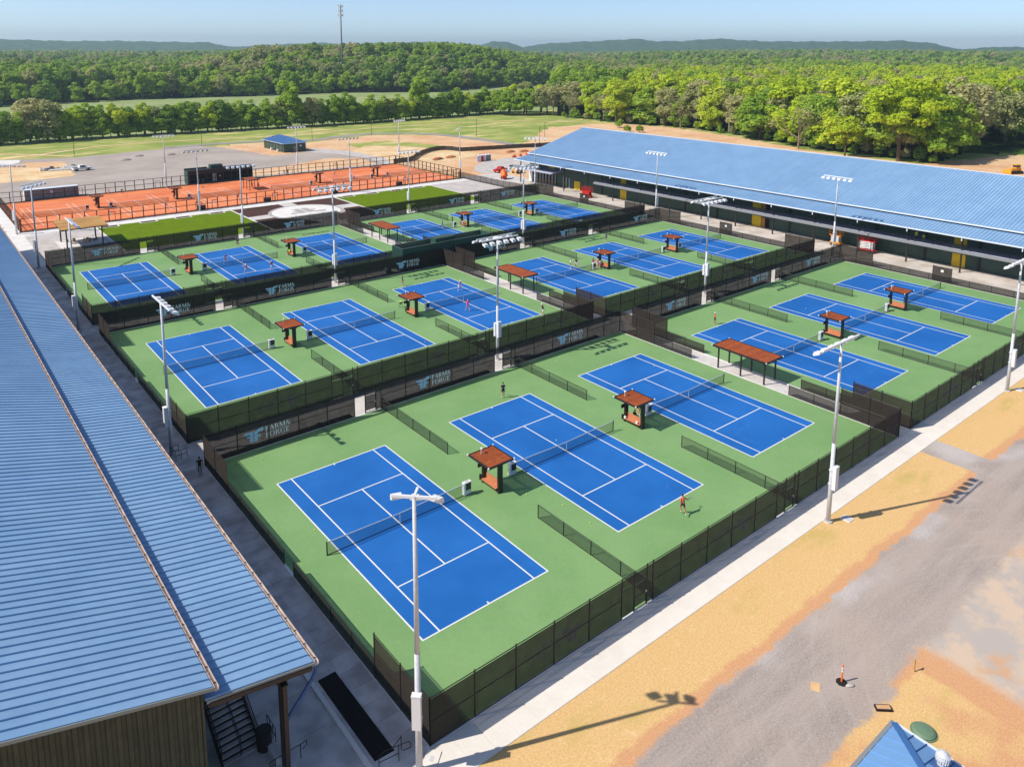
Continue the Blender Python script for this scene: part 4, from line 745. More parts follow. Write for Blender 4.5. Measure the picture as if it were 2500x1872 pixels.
rf = ob('roof', MB().add([(-4.1, -4.3, 3.62), (4.1, -4.3, 3.62), (4.1, 4.5, 3.98), (-4.1, 4.5, 3.98), (-4.1, -4.3, 3.78), (4.1, -4.3, 3.78), (4.1, 4.5, 4.14), (-4.1, 4.5, 4.14)], [(3, 2, 1, 0), (4, 5, 6, 7), (0, 1, 5, 4), (1, 2, 6, 5), (2, 3, 7, 6), (3, 0, 4, 7)]).mesh('roof', 'metal_brown'), pv)
for k in range(16): 
    y0 = -4.25+k*.545; z0 = 3.785+(y0+4.3)*.041; ob('roof_board', MB().add([(x, y, z+h) for h in (0, .04) for x, y, z in ((-4.08, y0, z0), (4.08, y0, z0), (4.08, y0+.51, z0+.021), (-4.08, y0+.51, z0+.021))], [(3, 2, 1, 0), (4, 5, 6, 7), (0, 1, 5, 4), (1, 2, 6, 5), (2, 3, 7, 6), (3, 0, 4, 7)]).mesh('roof_board', 'wood_gold'), rf)
# patio furniture under the pavilion
def patio_chair(loc, rz, lab):
    t = thing('patio_chair', lab, 'chair', loc, rz, 'patio chairs under the pavilion'); ob('seat', MB().box(-.25, .25, -.25, .25, .4, .45).mesh('seat', 'wood_gold'), t); ob('backrest', MB().box(-.25, .25, .22, .26, .46, .9).mesh('backrest', 'wood_gold'), t)
    for x in (-.22, .22):
        for y in (-.22, .22): ob('leg', MB().cyl((x, y, 0), (x, y, .4), .02, n=6).mesh('leg', 'metal_brown'), t)
for k, (x, y, a) in enumerate(((2.6, 131.6, 60), (3.4, 132.2, 200), (3.5, 130.9, 20), (5.6, 131.4, 200), (6.3, 130.6, 100), (6.6, 131.8, 250))): patio_chair((x, y, .014), R(a), ORD[k]+' of the patio chairs under the picnic pavilion, counted from the left')
for k, (x, y) in enumerate(((3.0, 131.2), (6.0, 131.0))):
    t = thing('patio_table', ('left' if k == 0 else 'right')+' round patio table under the picnic pavilion', 'table', (x, y, .014)); ob('top', MB().lathe((0, 0, .7), [(.45, 0), (.45, .04)], 16).mesh('top', 'wood_gold'), t); ob('pedestal', MB().lathe((0, 0, 0), [(.25, 0), (.25, .03), (.04, .05), (.04, .69)], 10).mesh('pedestal', 'metal_brown'), t)
# ================================================================ clay courts
KU, KV = (-3.3, 108.3), (148.3, 185.4)
kp = struct('clay_pad', MB().box(KU[0], KU[1], KV[0], KV[1], 0, .05).mesh('clay_pad', 'clay'))
ob('kerb', MB().box(KU[0]-.5, KU[1]+.5, KV[0]-.35, KV[0]-.01, 0, .14).box(KU[0]-.5, KU[1]+.5, KV[1]+.01, KV[1]+.35, 0, .14).mesh('kerb', 'grey_brown'), kp)
KC = [0, 18.4, 36.8, 57.9, 76.3, 94.7]
for u in KC: ob('line_marking', line_me, kp, (u, 152.7, .052))
for k, u in enumerate(KC): copy_tree(net0, (u, 152.7+CL/2, .05), 0, 'tennis net with white headband across the '+ORD[k]+' orange clay court from the left', 'tennis nets on the clay courts')
for k, (u, c_) in enumerate(((14.6, 0), (32.6, 1), (71.6, 3), (90.1, 4))): copy_tree(sh0, (u, 166.6, .05), 0, 'slatted brown-roofed bench shelter between the '+ORD[c_]+' and '+ORD[c_+1]+' clay courts', 'bench shelters on the clay courts')
for k, (u, c_) in enumerate(((12.2, 0), (17.3, 1), (35.5, 2), (68.8, 3), (88.0, 4), (93.4, 5))): copy_tree(cab0, (u, 165.2, .05), 0, 'white cabinet with black screen at the net of the '+ORD[c_]+' clay court', 'white screen cabinets on the clay courts')
KP = MB().box(-.085, .085, -.085, .085, 0, 2.75).mesh('post', 'metal_black'); KR = MB().box(0, 1, -.05, .05, -.055, .055).mesh('rail', 'metal_black')
def clay_fence(lab, o, rz, L, gates=()):
    t = thing('clay_court_fence', lab, 'fence', o, rz, 'brown post-and-rail fences round the clay courts'); n = round(L/2.38); w = L/n
    for k in range(n+1): ob('post', KP, t, (k*w, 0, 0))
    for z in (2.7, 1.4, .1): ob('rail', KR, t, (0, 0, z), sc=(L, 1, 1))
    for g in gates:
        q = ob('gate', MB().box(0, .09, -.05, .05, 0, 2.1).box(1.3, 1.39, -.05, .05, 0, 2.1).box(.09, 1.3, -.05, .05, 2.0, 2.1).mesh('gate', 'metal_black'), t, (g, -.14, 0)); ob('notice', MB().box(.4, .8, -.02, .0, 1.35, 1.75).mesh('notice', 'white_paint'), q)
clay_fence('brown open rail fence along the near side of the orange clay courts', (KU[0], KV[0]-.02, .14), 0, KU[1]-KU[0], (16.5, 35.2, 39, 53.9, 73.5, 92))
clay_fence('brown open rail fence along the far side of the orange clay courts', (KU[0], KV[1]+.02, .14), 0, KU[1]-KU[0], (17, 36, 74, 89))
clay_fence('brown open rail fence at the left end of the orange clay courts', (KU[0]-.2, KV[0], .05), R(90), KV[1]-KV[0]); clay_fence('brown open rail fence at the right end of the orange clay courts', (KU[1]+.2, KV[0], .05), R(90), KV[1]-KV[0])
for k, (u, w) in enumerate(((33.5, 'second'), (49.6, 'third'), (68, 'fourth'), (87.8, 'fifth'))):
    t = thing('equipment_bin', 'brown court equipment bin against the near clay fence by the '+w+' court', 'bin', (u, 149.0, .05), 0, 'equipment bins on clay'); ob('bin', MB().box(-.9, .9, -.25, .25, .1, 1.0).mesh('bin', 'metal_brown'), t); ob('lid', MB().box(-.93, .93, -.28, .28, 1.001, 1.07).mesh('lid', 'wood_red'), t)
# red paving stripes left of the clay
for k in range(6): tag(ob('red_stripe', MB().box(-.5, .5, -.5, .5, 0, .006).mesh('red_stripe', 'red_paint'), loc=(-6.2, 151+k*4, .012), rz=R(20)), 'red paving mark on the path left of the clay courts, '+ORD[k]+' from the near end', 'marking', 'red marks on the left path')
# ================================================================ light poles
LUM = MB().add([(x, y, z) for x in (-.27, .27) for y, z in ((-.20, -.02), (-.20, .14), (.28, .06), (.38, -.20), (.28, -.26))], [(0, 1, 2, 3, 4), (9, 8, 7, 6, 5), (0, 5, 6, 1), (1, 6, 7, 2), (2, 7, 8, 3), (3, 8, 9, 4)], 0).add([(-.25, -.18, -.03), (.25, -.18, -.03), (.25, .27, -.27), (-.25, .27, -.27)], [(0, 1, 2, 3)], 1).mesh('luminaire', ['lamp_white', 'lamp_grey'])
def light_pole(lab, loc, h, kind, rz, box=True):
    t = thing('light_pole', lab, 'light pole', (loc[0], loc[1], loc[2] if len(loc) > 2 else 0), rz, 'floodlight poles')
    ob('pole', MB().cyl((0, 0, 0), (0, 0, h*.45), .19, .15, 12).cyl((0, 0, h*.45), (0, 0, h), .145, .10, 12).mesh('pole', 'galvanised', True), t)
    ob('foundation', MB().cyl((0, 0, -.05), (0, 0, .12), .36, .34, 14).mesh('foundation', 'concrete'), t)
    if box: ob('control_box', MB().box(-.24, .24, -.48, -.18, 3.0, 4.95).box(-.26, .26, -.50, -.17, 4.951, 5.0).mesh('control_box', 'lamp_white'), t); ob('bracket', MB().lathe((0, 0, 3.3), [(.23, 0), (.23, .08)], 12).lathe((0, 0, 4.5), [(.23, 0), (.23, .08)], 12).mesh('bracket', 'galvanised'), t)
    if kind == 'double': ob('control_box', MB().box(-.24, .24, .18, .46, 3.0, 4.7).mesh('control_box', 'lamp_white'), t)
    arms = {'single': [(0., 0.)], 'double': [(-.55, 180.), (.55, 0.)], 'corner': [(0., 0.)]}[kind]; half = 1.15 if kind == 'corner' else 2.75; n = 3 if kind == 'corner' else 6
    for y, a in arms:
        ca = ob('crossarm', MB().box(-half, half, y-.06, y+.06, h-.06, h+.08).mesh('crossarm', 'lamp_white'), t)
        for k in range(n):
            x = -half+.15+(2*half-.3)*k/(n-1); ob('luminaire', LUM, ca, (x, y+(.40 if a == 0 else -.40), h-.30), rz=R(a)+(R(25)*(1-k) if kind == 'corner' else R(random.uniform(-9, 9))))
    if kind == 'double': ob('arm_bracket', MB().box(-.3, .3, -.49, .49, h-.05, h+.05).mesh('arm_bracket', 'lamp_white'), t)
    if kind == 'corner': ob('arm_bracket', MB().bar((0, -.1, h+.02), (0, .8, h+.02), .12).mesh('arm_bracket', 'lamp_white'), t)
LP = [((-5.15, -7.7), 15.9, 'corner', -45, 'nearest floodlight pole with three lamps at the front left fence corner'), ((32.84, -9.7, -.01), 15.3, 'single', 0, 'floodlight pole with one lamp bar in the straw along the front fence'), ((72.0, -9.5, -.01), 15.1, 'single', 0, 'floodlight pole at the right edge of the picture by the front fence'),
      ((-5.7, 34.6), 15, 'single', -90, 'floodlight pole beside the left roof at the gap between front and middle rows'), ((32.5, 33.6), 15.5, 'double', 0, 'floodlight pole with double lamp bars between the front and middle left blocks'), ((74.4, 34.0), 15.2, 'double', 0, 'floodlight pole with double lamp bars between the front and middle right blocks'), ((111, 32.8), 15.1, 'single', 90, 'floodlight pole by the right building at the gap between front and middle rows'),
      ((-5.75, 77.0), 15.2, 'single', -90, 'floodlight pole beside the left roof at the gap between middle and back rows'), ((31.6, 75.6), 16, 'double', 0, 'floodlight pole with double lamp bars between the middle and back left blocks'), ((72.2, 76.0), 15.6, 'double', 0, 'floodlight pole with double lamp bars between the middle and back right blocks'), ((111, 75.4), 15.2, 'single', 90, 'floodlight pole by the right building at the gap between middle and back rows'),
      ((-4.9, 115.6), 14.9, 'single', -135, 'floodlight pole at the far left corner of the back row'), ((31.2, 115.6), 14.9, 'single', 180, 'floodlight pole behind the back left block, beside the left turf'), ((70.6, 115.8), 14.6, 'single', 180, 'floodlight pole behind the back right block, in front of the right turf'), ((109.5, 115.7), 15.1, 'single', 135, 'floodlight pole by the right building at the far right corner of the back row'),
      ((-4.3, 147), 14.5, 'single', -45, 'floodlight pole at the near left corner of the clay courts'), ((32.6, 147.6), 14.5, 'single', 0, 'floodlight pole on the near side of the clay courts by the left turf'), ((72.0, 147.6), 14.7, 'single', 0, 'floodlight pole on the near side of the clay courts by the right turf'), ((109.2, 149.6), 15, 'single', 45, 'floodlight pole at the near right corner of the clay courts'),
      ((36.5, 188.5), 14.2, 'single', 180, 'floodlight pole behind the clay courts left of the clubhouse'), ((75, 188), 14.4, 'single', 180, 'floodlight pole behind the clay courts right of the clubhouse'), ((112.5, 190), 14.2, 'single', 200, 'floodlight pole at the far right corner of the clay courts')]
for loc, h, k, a, lab in LP: light_pole(lab, loc, h, k, R(a))
for k, (x, y, h) in enumerate(((28.9, 274, 6.5), (74.8, 278.4, 7), (115.8, 265.5, 7.4), (145.2, 268.2, 7.4), (179.1, 235.6, 7.6), (191.6, 204.5, 7.6), (176, 190, 7.6))):
    t = thing('street_lamp', ORD[k]+' thin black street lamp from the left along the grass', 'lamp post', (x, y, 0), 0, 'thin lamps along the drive'); ob('pole', MB().cyl((0, 0, 0), (0, 0, h), .09, .06).mesh('pole', 'metal_black'), t); ob('lamp_head', MB().box(-.15, .6, -.15, .15, h, h+.12).mesh('lamp_head', 'metal_black'), t)
# cell tower on the wooded knoll
ct = thing('cell_tower', 'tall slim grey cell tower rising above the far trees', 'tower', (310, 618, 2))
ob('mast', MB().cyl((0, 0, 0), (0, 0, 75), .9, .55, 12).mesh('mast', 'lamp_grey', True), ct)
for k, z in enumerate((66, 70, 74)):
    q = MB().lathe((0, 0, z-.1), [(1.6, 0), (1.6, .15)], 12)
    for a in range(9):
        an = 2*math.pi*a/9; q.bar((0, 0, z), (2.0*math.cos(an), 2.0*math.sin(an), z), .15); q.box(2.1*math.cos(an)-.22, 2.1*math.cos(an)+.22, 2.1*math.sin(an)-.22, 2.1*math.sin(an)+.22, z-1.2, z+1.2)
    ob('antenna_array', q.mesh('antenna_array', 'lamp_white'), ct)
# ================================================================ silt fence and construction screens
def screen_fence(lab, pts, h, name='silt_fence', m='silt_mesh', cat='fence'):
    t = thing(name, lab, cat, (pts[0][0], pts[0][1], 0)); o = Vector((*pts[0], 0))
    dense = []
    for a, b in zip(pts, pts[1:]):
        n = max(1, round(math.dist(a, b)/3)); dense += [(a[0]+(b[0]-a[0])*k/n, a[1]+(b[1]-a[1])*k/n) for k in range(n)]
    dense.append(pts[-1])
    for a, b in zip(dense, dense[1:]):
        A, B = Vector((*a, 0))-o, Vector((*b, 0))-o; d = (B-A).normalized(); nn = Vector((-d.y, d.x, 0)); sag = random.uniform(0, .08)
        ob('fabric', MB().add([A, B, B+Vector((0, 0, h)), (A+B)/2+nn*.05+Vector((0, 0, h-sag)), A+Vector((0, 0, h))], [(0, 1, 2, 3, 4)]).mesh('fabric', m), t); ob('post', MB().cyl(A, A+Vector((0, 0, h+.1)), .04, n=5).mesh('post', 'metal_black'), t)
screen_fence('black silt fence curving over the pale straw mound beyond the clay courts', [(108.5, 187), (112.3, 187.6), (115.3, 187.8), (119, 191), (123.3, 196), (129, 201), (134.7, 205), (139, 206.5), (142, 206), (143.6, 203), (144.2, 198.6), (148.6, 197.4), (156, 196), (163.2, 194.5), (174.4, 191.7), (186, 189)], 1.6)
screen_fence('black construction screen between the clay courts and the red dirt yard', [(109.0, 150.2), (108.9, 139), (108.9, 128.5), (109.6, 121), (110.2, 115.5)], 1.9, 'construction_screen', 'windscreen')
# ================================================================ site vehicles and machines
def wheel(par, x, y, r, w):
    a = ob('wheel', MB().cyl((x, y-w/2, r), (x, y+w/2, r), r, n=14).mesh('wheel', 'rubber'), par); ob('rim', MB().cyl((x, y-w/2-.012, r), (x, y+w/2+.012, r), r*.55, n=10).mesh('rim', 'grey_paint'), a)
def scissor_lift(lab, loc, rz, body, sx, z1, basket='own', scis='white_paint'):
    t = thing('scissor_lift', lab, 'lift', loc, rz); L, w = 2.3*sx, 1.15
    ob('chassis', MB().box(-L/2, L/2, -w/2, w/2, .25, .75).box(-L/2+.1, L/2-.1, -w/2-.06, -w/2-.001, .3, .6).mesh('chassis', body), t)
    for x in (-L/2+.35, L/2-.35):
        for y in (-w/2, w/2): wheel(t, x, y, .3, .22)
    n = 5; dz = (z1-.8)/n
    for k in range(n):
        z = .8+k*dz; q = MB()
        for y in (-.4, .4): q.bar((-L/2+.2, y, z), (L/2-.2, y, z+dz), .1, .13).bar((L/2-.2, y+.11, z), (-L/2+.2, y+.11, z+dz), .1, .13)
        ob('scissor_arm', q.mesh('scissor_arm', scis), t)
    p = ob('platform', MB().box(-L/2-.1, L/2+.1, -w/2, w/2, z1, z1+.15).mesh('platform', body), t); q = MB()
    for z in (.6, 1.15): q.bar((-L/2-.1, -w/2, z1+z), (L/2+.1, -w/2, z1+z), .06).bar((-L/2-.1, w/2, z1+z), (L/2+.1, w/2, z1+z), .06).bar((-L/2-.1, -w/2, z1+z), (-L/2-.1, w/2, z1+z), .06).bar((L/2+.1, -w/2, z1+z), (L/2+.1, w/2, z1+z), .06)
    for x in (-L/2-.1, -L/6, L/6, L/2+.1):
        for y in (-w/2, w/2): q.bar((x, y, z1+.15), (x, y, z1+1.15), .06)
    ob('guard_rail', q.mesh('guard_rail', body), p)
    return t
scissor_lift('orange scissor lift raised beside the right-hand light pole', (119.9, 37.0, .024), R(90), 'orange_paint', .85, 2.0)
scissor_lift('large red scissor lift raised against the right building', (119.5, 30.6, .024), R(90), 'red_paint', 1.35, 2.2)
scissor_lift('red scissor lift parked low beside the yellow door panel', (116.9, 103.6, .024), R(90), 'red_paint', 1.3, 1.55, scis='red_paint')
def pickup(lab, loc, rz, paint):
    t = thing('pickup_truck', lab, 'truck', loc, rz)
    ob('body', MB().add([(x, y, z) for y in (-.95, .95) for x, z in ((-2.7, .5), (2.7, .5), (2.7, .95), (1.3, 1.1), (-2.7, 1.05))], [(4, 3, 2, 1, 0), (5, 6, 7, 8, 9), (0, 1, 6, 5), (1, 2, 7, 6), (2, 3, 8, 7), (3, 4, 9, 8), (4, 0, 5, 9)]).mesh('body', paint), t)
    cb_ = ob('cab', MB().add([(x, y*k, z) for y in (-.9, .9) for x, z, k in ((-.9, 1.08, 1), (1.3, 1.1, 1), (.6, 1.75, .82), (-.75, 1.75, .82))], [(3, 2, 1, 0), (4, 5, 6, 7), (1, 2, 6, 5), (2, 3, 7, 6), (3, 0, 4, 7)]).mesh('cab', paint), t)
    ob('windscreen_glass', MB().add([(1.24, -.75, 1.18), (1.24, .75, 1.18), (.68, .66, 1.68), (.68, -.66, 1.68)], [(0, 1, 2, 3)]).mesh('windscreen_glass', 'glass_dark'), cb_)
    for y in (-1, 1): ob('side_window', MB().add([(-.7, y*.93, 1.18), (1.0, y*.93, 1.18), (.52, y*.82, 1.66), (-.62, y*.82, 1.66)], [(0, 1, 2, 3)]).mesh('side_window', 'glass_dark'), cb_)
    ob('cargo_bed', MB().box(-2.6, -1.0, -.85, .85, 1.056, 1.07).mesh('cargo_bed', 'rubber'), t)
    for x in (-1.7, 1.75):
        for y in (-.85, .85): wheel(t, x, y, .4, .26)
    for y in (-.7, .7): ob('headlight', MB().box(2.701, 2.73, y-.18, y+.18, .72, .88).mesh('headlight', 'white_plastic'), t)
    return t
pickup('red pickup truck parked at the end of the right building', (125.4, 150.6, .006), R(18), 'red_paint')
pickup('white pickup truck parked by the stacked building material on the gravel lot', (23.8, 233.6, 0), R(8), 'white_paint')
tm = thing('material_pile', 'pile of white pipes and pallets beside the straw mound', 'pile', (19, 241, 0))
for k in range(14):
    x, y, w_, h_ = (k % 7)*1.5-5.2+random.uniform(-.3, .3), (k//7)*2.4-2+random.uniform(-.6, .6), random.uniform(.45, .75), random.uniform(.2, .9)
    ob('pallet', MB().box(x-w_, x+w_, y-.55, y+.55, .05, h_).box(x-w_+.1, x+w_-.1, y-.4, y+.4, h_+.001, h_+.2).mesh('pallet', ['white_paint', 'grey_paint', 'grey_brown', 'straw_pale'][k % 4]), tm)
for k in range(7): ob('pipe', MB().cyl((-4+k*.3, -4+k*.5, .35), (4+k*.2, -5+k*.6, .35+.1*k), .16).mesh('pipe', 'white_paint'), tm)
# compact boom machine: red tilted drum mixer beside the truck
mx = thing('concrete_mixer', 'red tilting concrete mixer trailer by the black screen', 'mixer', (117.9, 139.6, -.02), R(60))
ob('chassis', MB().box(-1.6, 1.6, -.6, .6, .5, .7).mesh('chassis', 'red_paint'), mx); ob('drum', MB().cyl((-1.2, 0, .9), (.2, 0, 1.9), .7, 1.0, 14).cyl((.2, 0, 1.9), (1.1, 0, 2.5), 1.0, .45, 14).mesh('drum', 'orange_safety'), mx)
ob('conveyor', MB().bar((-.4, -.9, .9), (1.8, -.9, 2.6), .5, .2).mesh('conveyor', 'container_grey'), mx)
for y in (-.75, .75): wheel(mx, -.2, y, .42, .25)
tl = thing('telehandler', 'white and yellow telescopic handler parked between truck and building', 'machine', (128.4, 146.0, -.02), R(200))
ob('body', MB().box(-1.9, 1.6, -.7, .7, .6, 1.5).mesh('body', 'yellow_paint'), tl); ob('cab', MB().box(-.6, .5, .1, .75, 1.501, 2.4).mesh('cab', 'glass_dark'), tl); ob('boom', MB().bar((-1.7, -.3, 1.8), (3.2, -.3, 2.9), .3, .35).mesh('boom', 'white_paint'), tl); ob('fork', MB().box(3.1, 3.3, -.8, .2, 2.2, 2.9).mesh('fork', 'metal_black'), tl)
for x in (-1.2, 1.1):
    for y in (-.8, .8): wheel(tl, x, y, .5, .35)
for k, (x, c_) in enumerate(((133.9, 'white'), (135.0, 'red'), (136.1, 'pale'), (137.3, 'grey'), (138.4, 'grey'))):
    pt = ['white_paint', 'red_paint', 'lamp_white', 'grey_paint', 'container_grey'][k]; nm = ['blue-sided white', 'red', 'pale grey', 'dark grey', 'charcoal'][k]
    t = thing('portable_toilet', nm+' portable toilet in the row on the dirt yard', 'toilet', (x, 173+k*.12, -.02), R(-12), 'portable toilets on the dirt yard')
    ob('cabin', MB().box(-.52, .52, -.52, .52, .05, 2.05).mesh('cabin', 'blue_paint' if k == 0 else pt), t); ob('door', MB().box(-.4, .4, -.56, -.521, .15, 1.95).mesh('door', pt), t); ob('roof', MB().add([(-.56, -.56, 2.051), (.56, -.56, 2.051), (.56, .56, 2.051), (-.56, .56, 2.051), (-.3, -.3, 2.3), (.3, -.3, 2.3), (.3, .3, 2.3), (-.3, .3, 2.3)], [(4, 5, 6, 7), (0, 1, 5, 4), (1, 2, 6, 5), (2, 3, 7, 6), (3, 0, 4, 7)]).mesh('roof', 'lamp_white'), t); ob('vent_pipe', MB().cyl((.35, .4, 2.05), (.35, .4, 2.6), .05, n=6).mesh('vent_pipe', 'rubber'), t)
def dozer(lab, loc, rz):
    t = thing('bulldozer', lab, 'bulldozer', loc, rz)
    for y in (-1.0, 1.0):
        tr_ = ob('track', MB().add([(x, y+dy, z) for dy in (-.28, .28) for x, z in ((-1.9, .1), (1.6, .1), (2.1, .5), (1.7, .95), (-1.9, .95), (-2.2, .5))], [(5, 4, 3, 2, 1, 0), (6, 7, 8, 9, 10, 11)]+[(i, (i+1) % 6, 6+(i+1) % 6, 6+i) for i in range(6)]).mesh('track', 'rubber'), t)
    ob('body', MB().box(-1.8, 1.5, -.65, .65, .7, 1.7).mesh('body', 'yellow_paint'), t); ob('cab', MB().box(-1.4, .1, -.75, .75, 1.701, 2.9).mesh('cab', 'yellow_paint'), t); ob('window', MB().box(-1.2, .13, -.77, .77, 2.0, 2.7).mesh('window', 'glass_dark'), t)
    ob('blade', MB().box(2.6, 2.8, -1.7, 1.7, .1, 1.3).mesh('blade', 'yellow_paint'), t)
    for y in (-1, 1): ob('push_arm', MB().bar((0, y, .5), (2.6, y, .45), .2, .3).mesh('push_arm', 'yellow_paint'), t)
dozer('yellow bulldozer on the dirt clearing above the right end of the ridge', (250.5, 49, 0), R(150))
dozer('second yellow machine partly cut off by the right picture edge', (256, 44.5, 0), R(150))
for k, (x, y) in enumerate(((126, 186.5), (132, 187.5), (158, 186), (163, 184))):
    tag(ob('spoil_heap', MB().sph((0, 0, -.3), 1, 9, 6, 0, (3.2, 1.6, 1.0)).mesh('spoil_heap', 'dirt_red'), loc=(x, y, 0), rz=R(20)), 'reddish spoil heap on the dirt yard, '+ORD[k]+' from the left', 'heap', 'spoil heaps on the dirt yard')
for k, (x, y) in enumerate(((46, 258), (56, 255), (40, 250))): tag(ob('gravel_heap', MB().sph((0, 0, -.2), 1, 9, 6, 0, (2.2, 1.5, .9)).mesh('gravel_heap', 'gravel'), loc=(x, y, 0)), 'small grey gravel heap on the gravel lot, '+ORD[k]+' of three', 'heap', 'gravel heaps on the lot')
for k in range(6): tag(ob('barrier_stack', MB().box(-1.3, 1.3, -.3, .3, 0, .5).bar((-1.2, -.2, .6), (1.2, .25, .9), .15).bar((-1, .2, .55), (1.1, -.2, .8), .12).mesh('barrier_stack', 'orange_safety'), loc=(150+k*4.2, 174+k*1.6, .006), rz=R(20+17*k)), 'orange safety barrier lying on the pad behind the building, '+ORD[k]+' from the left', 'barrier', 'orange safety barriers')
# ================================================================ small things in the foreground
cn = thing('delineator_post', 'orange and white delineator post on a black rubber base on the gravel road', 'traffic post', (18.05, -18.78, -.03))
ob('base', MB().lathe((0, 0, 0), [(.34, 0), (.34, .05), (.2, .09)], 8).mesh('base', 'rubber'), cn); ob('post', MB().cyl((0, 0, .08), (0, 0, 1.15), .055, .045, 10).mesh('post', 'orange_safety'), cn)
for z in (.75, .95): ob('reflective_band', MB().cyl((0, 0, z), (0, 0, z+.12), .056, .054, 10).mesh('reflective_band', 'white_plastic'), cn)
ob('handle', MB().lathe((0, 0, 1.15), [(.045, 0), (.05, .05), (.02, .1)], 10).mesh('handle', 'orange_safety'), cn)
tag(ob('sandbag', MB().sph((0, 0, .06), .3, 10, 6, 0, (1, .45, .25)).mesh('sandbag', 'gravel_pale', True), loc=(18.2, -19.25, -.03), rz=R(-30)), 'grey sandbag lying against the delineator post', 'sandbag')
t = thing('valve_box', 'open rectangular valve box with black rim and orange lid at the gravel edge', 'valve box', (18.1, -21.3, -.012), R(-42)); ob('rim', MB().box(-.46, .46, -.21, .21, 0, .12).mesh('rim', 'rubber'), t); ob('lid', MB().box(-.39, .39, -.14, .14, .121, .14).mesh('lid', 'dirt'), t)
tag(ob('paper_square', MB().add([(-.35, -.25, 0), (.35, -.28, .01), (.33, .26, .02), (-.36, .28, 0), (-.35, -.25, .02), (.35, -.28, .03), (.33, .26, .04), (-.36, .28, .02)], [(3, 2, 1, 0), (4, 5, 6, 7), (0, 1, 5, 4), (1, 2, 6, 5), (2, 3, 7, 6), (3, 0, 4, 7)]).mesh('paper_square', 'straw_pale'), loc=(16.5, -17.95, -.024), rz=R(30)), 'flat tan square of board lying left of the delineator post', 'board')
t = thing('septic_lid', 'green domed septic tank lid beside the kiosk roof', 'lid', (18.3, -23.5, -.012)); ob('dome', MB().lathe((0, 0, 0), [(.62, 0), (.62, .12), (.5, .2), (.15, .25)], 20).mesh('dome', 'green_lid'), t); ob('rim', MB().lathe((0, 0, 0), [(.7, 0), (.7, .05)], 20).mesh('rim', 'green_lid'), t)
t = thing('survey_stake', 'short wooden survey stake at the corner of the orange straw plot', 'stake', (22.35, -21.2, -.012)); ob('stake', MB().bar((0, 0, 0), (.05, .05, .8), .06).mesh('stake', 'wood_gold'), t); ob('flag', MB().box(-.08, .08, -.02, .02, .6, .75).mesh('flag', 'wood_gold'), t)
for k, (x, y) in enumerate(((.7, 28.7), (-.3, 15.4), (24.5, 14.0), (17.5, 2.3), (17.5, 5.5), (37.8, 28.5), (28.6, 44.0), (7.7, 54.7), (26.9, 41.8), (16.2, 8.7), (39.5, 27.5), (3.5, 66), (46, 20), (62, 50), (80, 20))):
    wh = ['first', 'second', 'third', 'fourth', 'fifth', 'sixth'][sum(x > q for q in (16.5, 34.9, 52.8, 74, 92.6))]+' '+ROW[0 if y < 33 else 1].replace(' ', '-')+' court'
    tag(ob('tennis_ball', MB().sph((0, 0, .034), .055, 8, 6).mesh('tennis_ball', 'ball_yellow', True), loc=(x, y, .042)), 'loose yellow tennis ball, '+ordi(k)+' of the strays, on the '+wh, 'ball', 'loose tennis balls')
bk = thing('ball_basket', 'wheeled ball basket full of yellow balls left of a middle-row shelter', 'basket', (33.3, 57.9, .03))
ob('stand', MB().cyl((-.25, -.2, 0), (-.15, -.1, .6), .02).cyl((.25, -.2, 0), (.15, -.1, .6), .02).cyl((0, .28, 0), (0, .15, .6), .02).mesh('stand', 'metal_black'), bk); ob('basket', MB().lathe((0, 0, .6), [(.22, 0), (.34, .35)], 12).mesh('basket', 'grey_paint'), bk); q = MB()
for k in range(26): q.sph((random.uniform(-.24, .24), random.uniform(-.24, .24), .93+random.uniform(0, .1)), .06, 6, 4)
ob('balls', q.mesh('balls', 'ball_yellow'), bk, kind='stuff')
for k, (x, y) in enumerate(((32.55, 12.35), (32.6, 10.8))): tag(ob('bag', MB().box(-.08, .08, -.11, .11, 0, .2).box(-.06, .06, -.08, .08, .201, .25).mesh('bag', 'white_paint' if k == 0 else 'white_plastic'), loc=(x-.0, y, .503)), ('tall' if k == 0 else 'small')+' white bag on the bench seat between second and third front courts', 'bag')
# ================================================================ people
mat('skin_light', lin(214, 160, 130), rough=.6); mat('skin_tan', lin(178, 116, 84), rough=.6); mat('skin_dark', lin(96, 62, 46), rough=.6)
for nm, c_ in dict(navy=(30, 34, 56), black=(24, 24, 26), white=(228, 228, 230), pink=(236, 60, 140), coral=(206, 104, 84), lavender=(176, 160, 200), green=(60, 140, 92), skyblue=(130, 180, 214), royal=(52, 96, 170), plum=(92, 44, 70), maroon=(120, 36, 52), grey=(130, 132, 138), neon=(180, 255, 40), rose=(214, 130, 150), hivis=(214, 232, 40), denim=(60, 76, 110), purple=(120, 96, 180), brown=(70, 50, 40), blond=(190, 160, 110), khaki=(180, 160, 120)).items(): mat('cloth_'+nm, lin(*c_), rough=.85)
def mirror_pose(sh=0, lean=0, **k):
    p = dict(pel=(0, 0, .95), sp=(0, .0+lean*.3, 1.12), ch=(0, lean*.6, 1.30), nk=(0, lean*.9+.01, 1.47), hd=(0, lean+.03, 1.56), h2=(0, lean+.04, 1.635), h3=(0, lean+.03, 1.70),
             sl=(-.185, lean*.8, 1.41), sr=(.185, lean*.8, 1.41), el=(-.23, .0, 1.13), er=(.23, .0, 1.13), wl=(-.24, .1, .88), wr=(.24, .1, .88), hl=(-.095, 0, .92), hr=(.095, 0, .92), kl=(-.11, .03, .50), kr=(.11, .03, .50), al=(-.11, -.02, .08), ar=(.11, -.02, .08), tl=(-.13, .16, .035), tr=(.13, .16, .035))
    p.update(k); return p
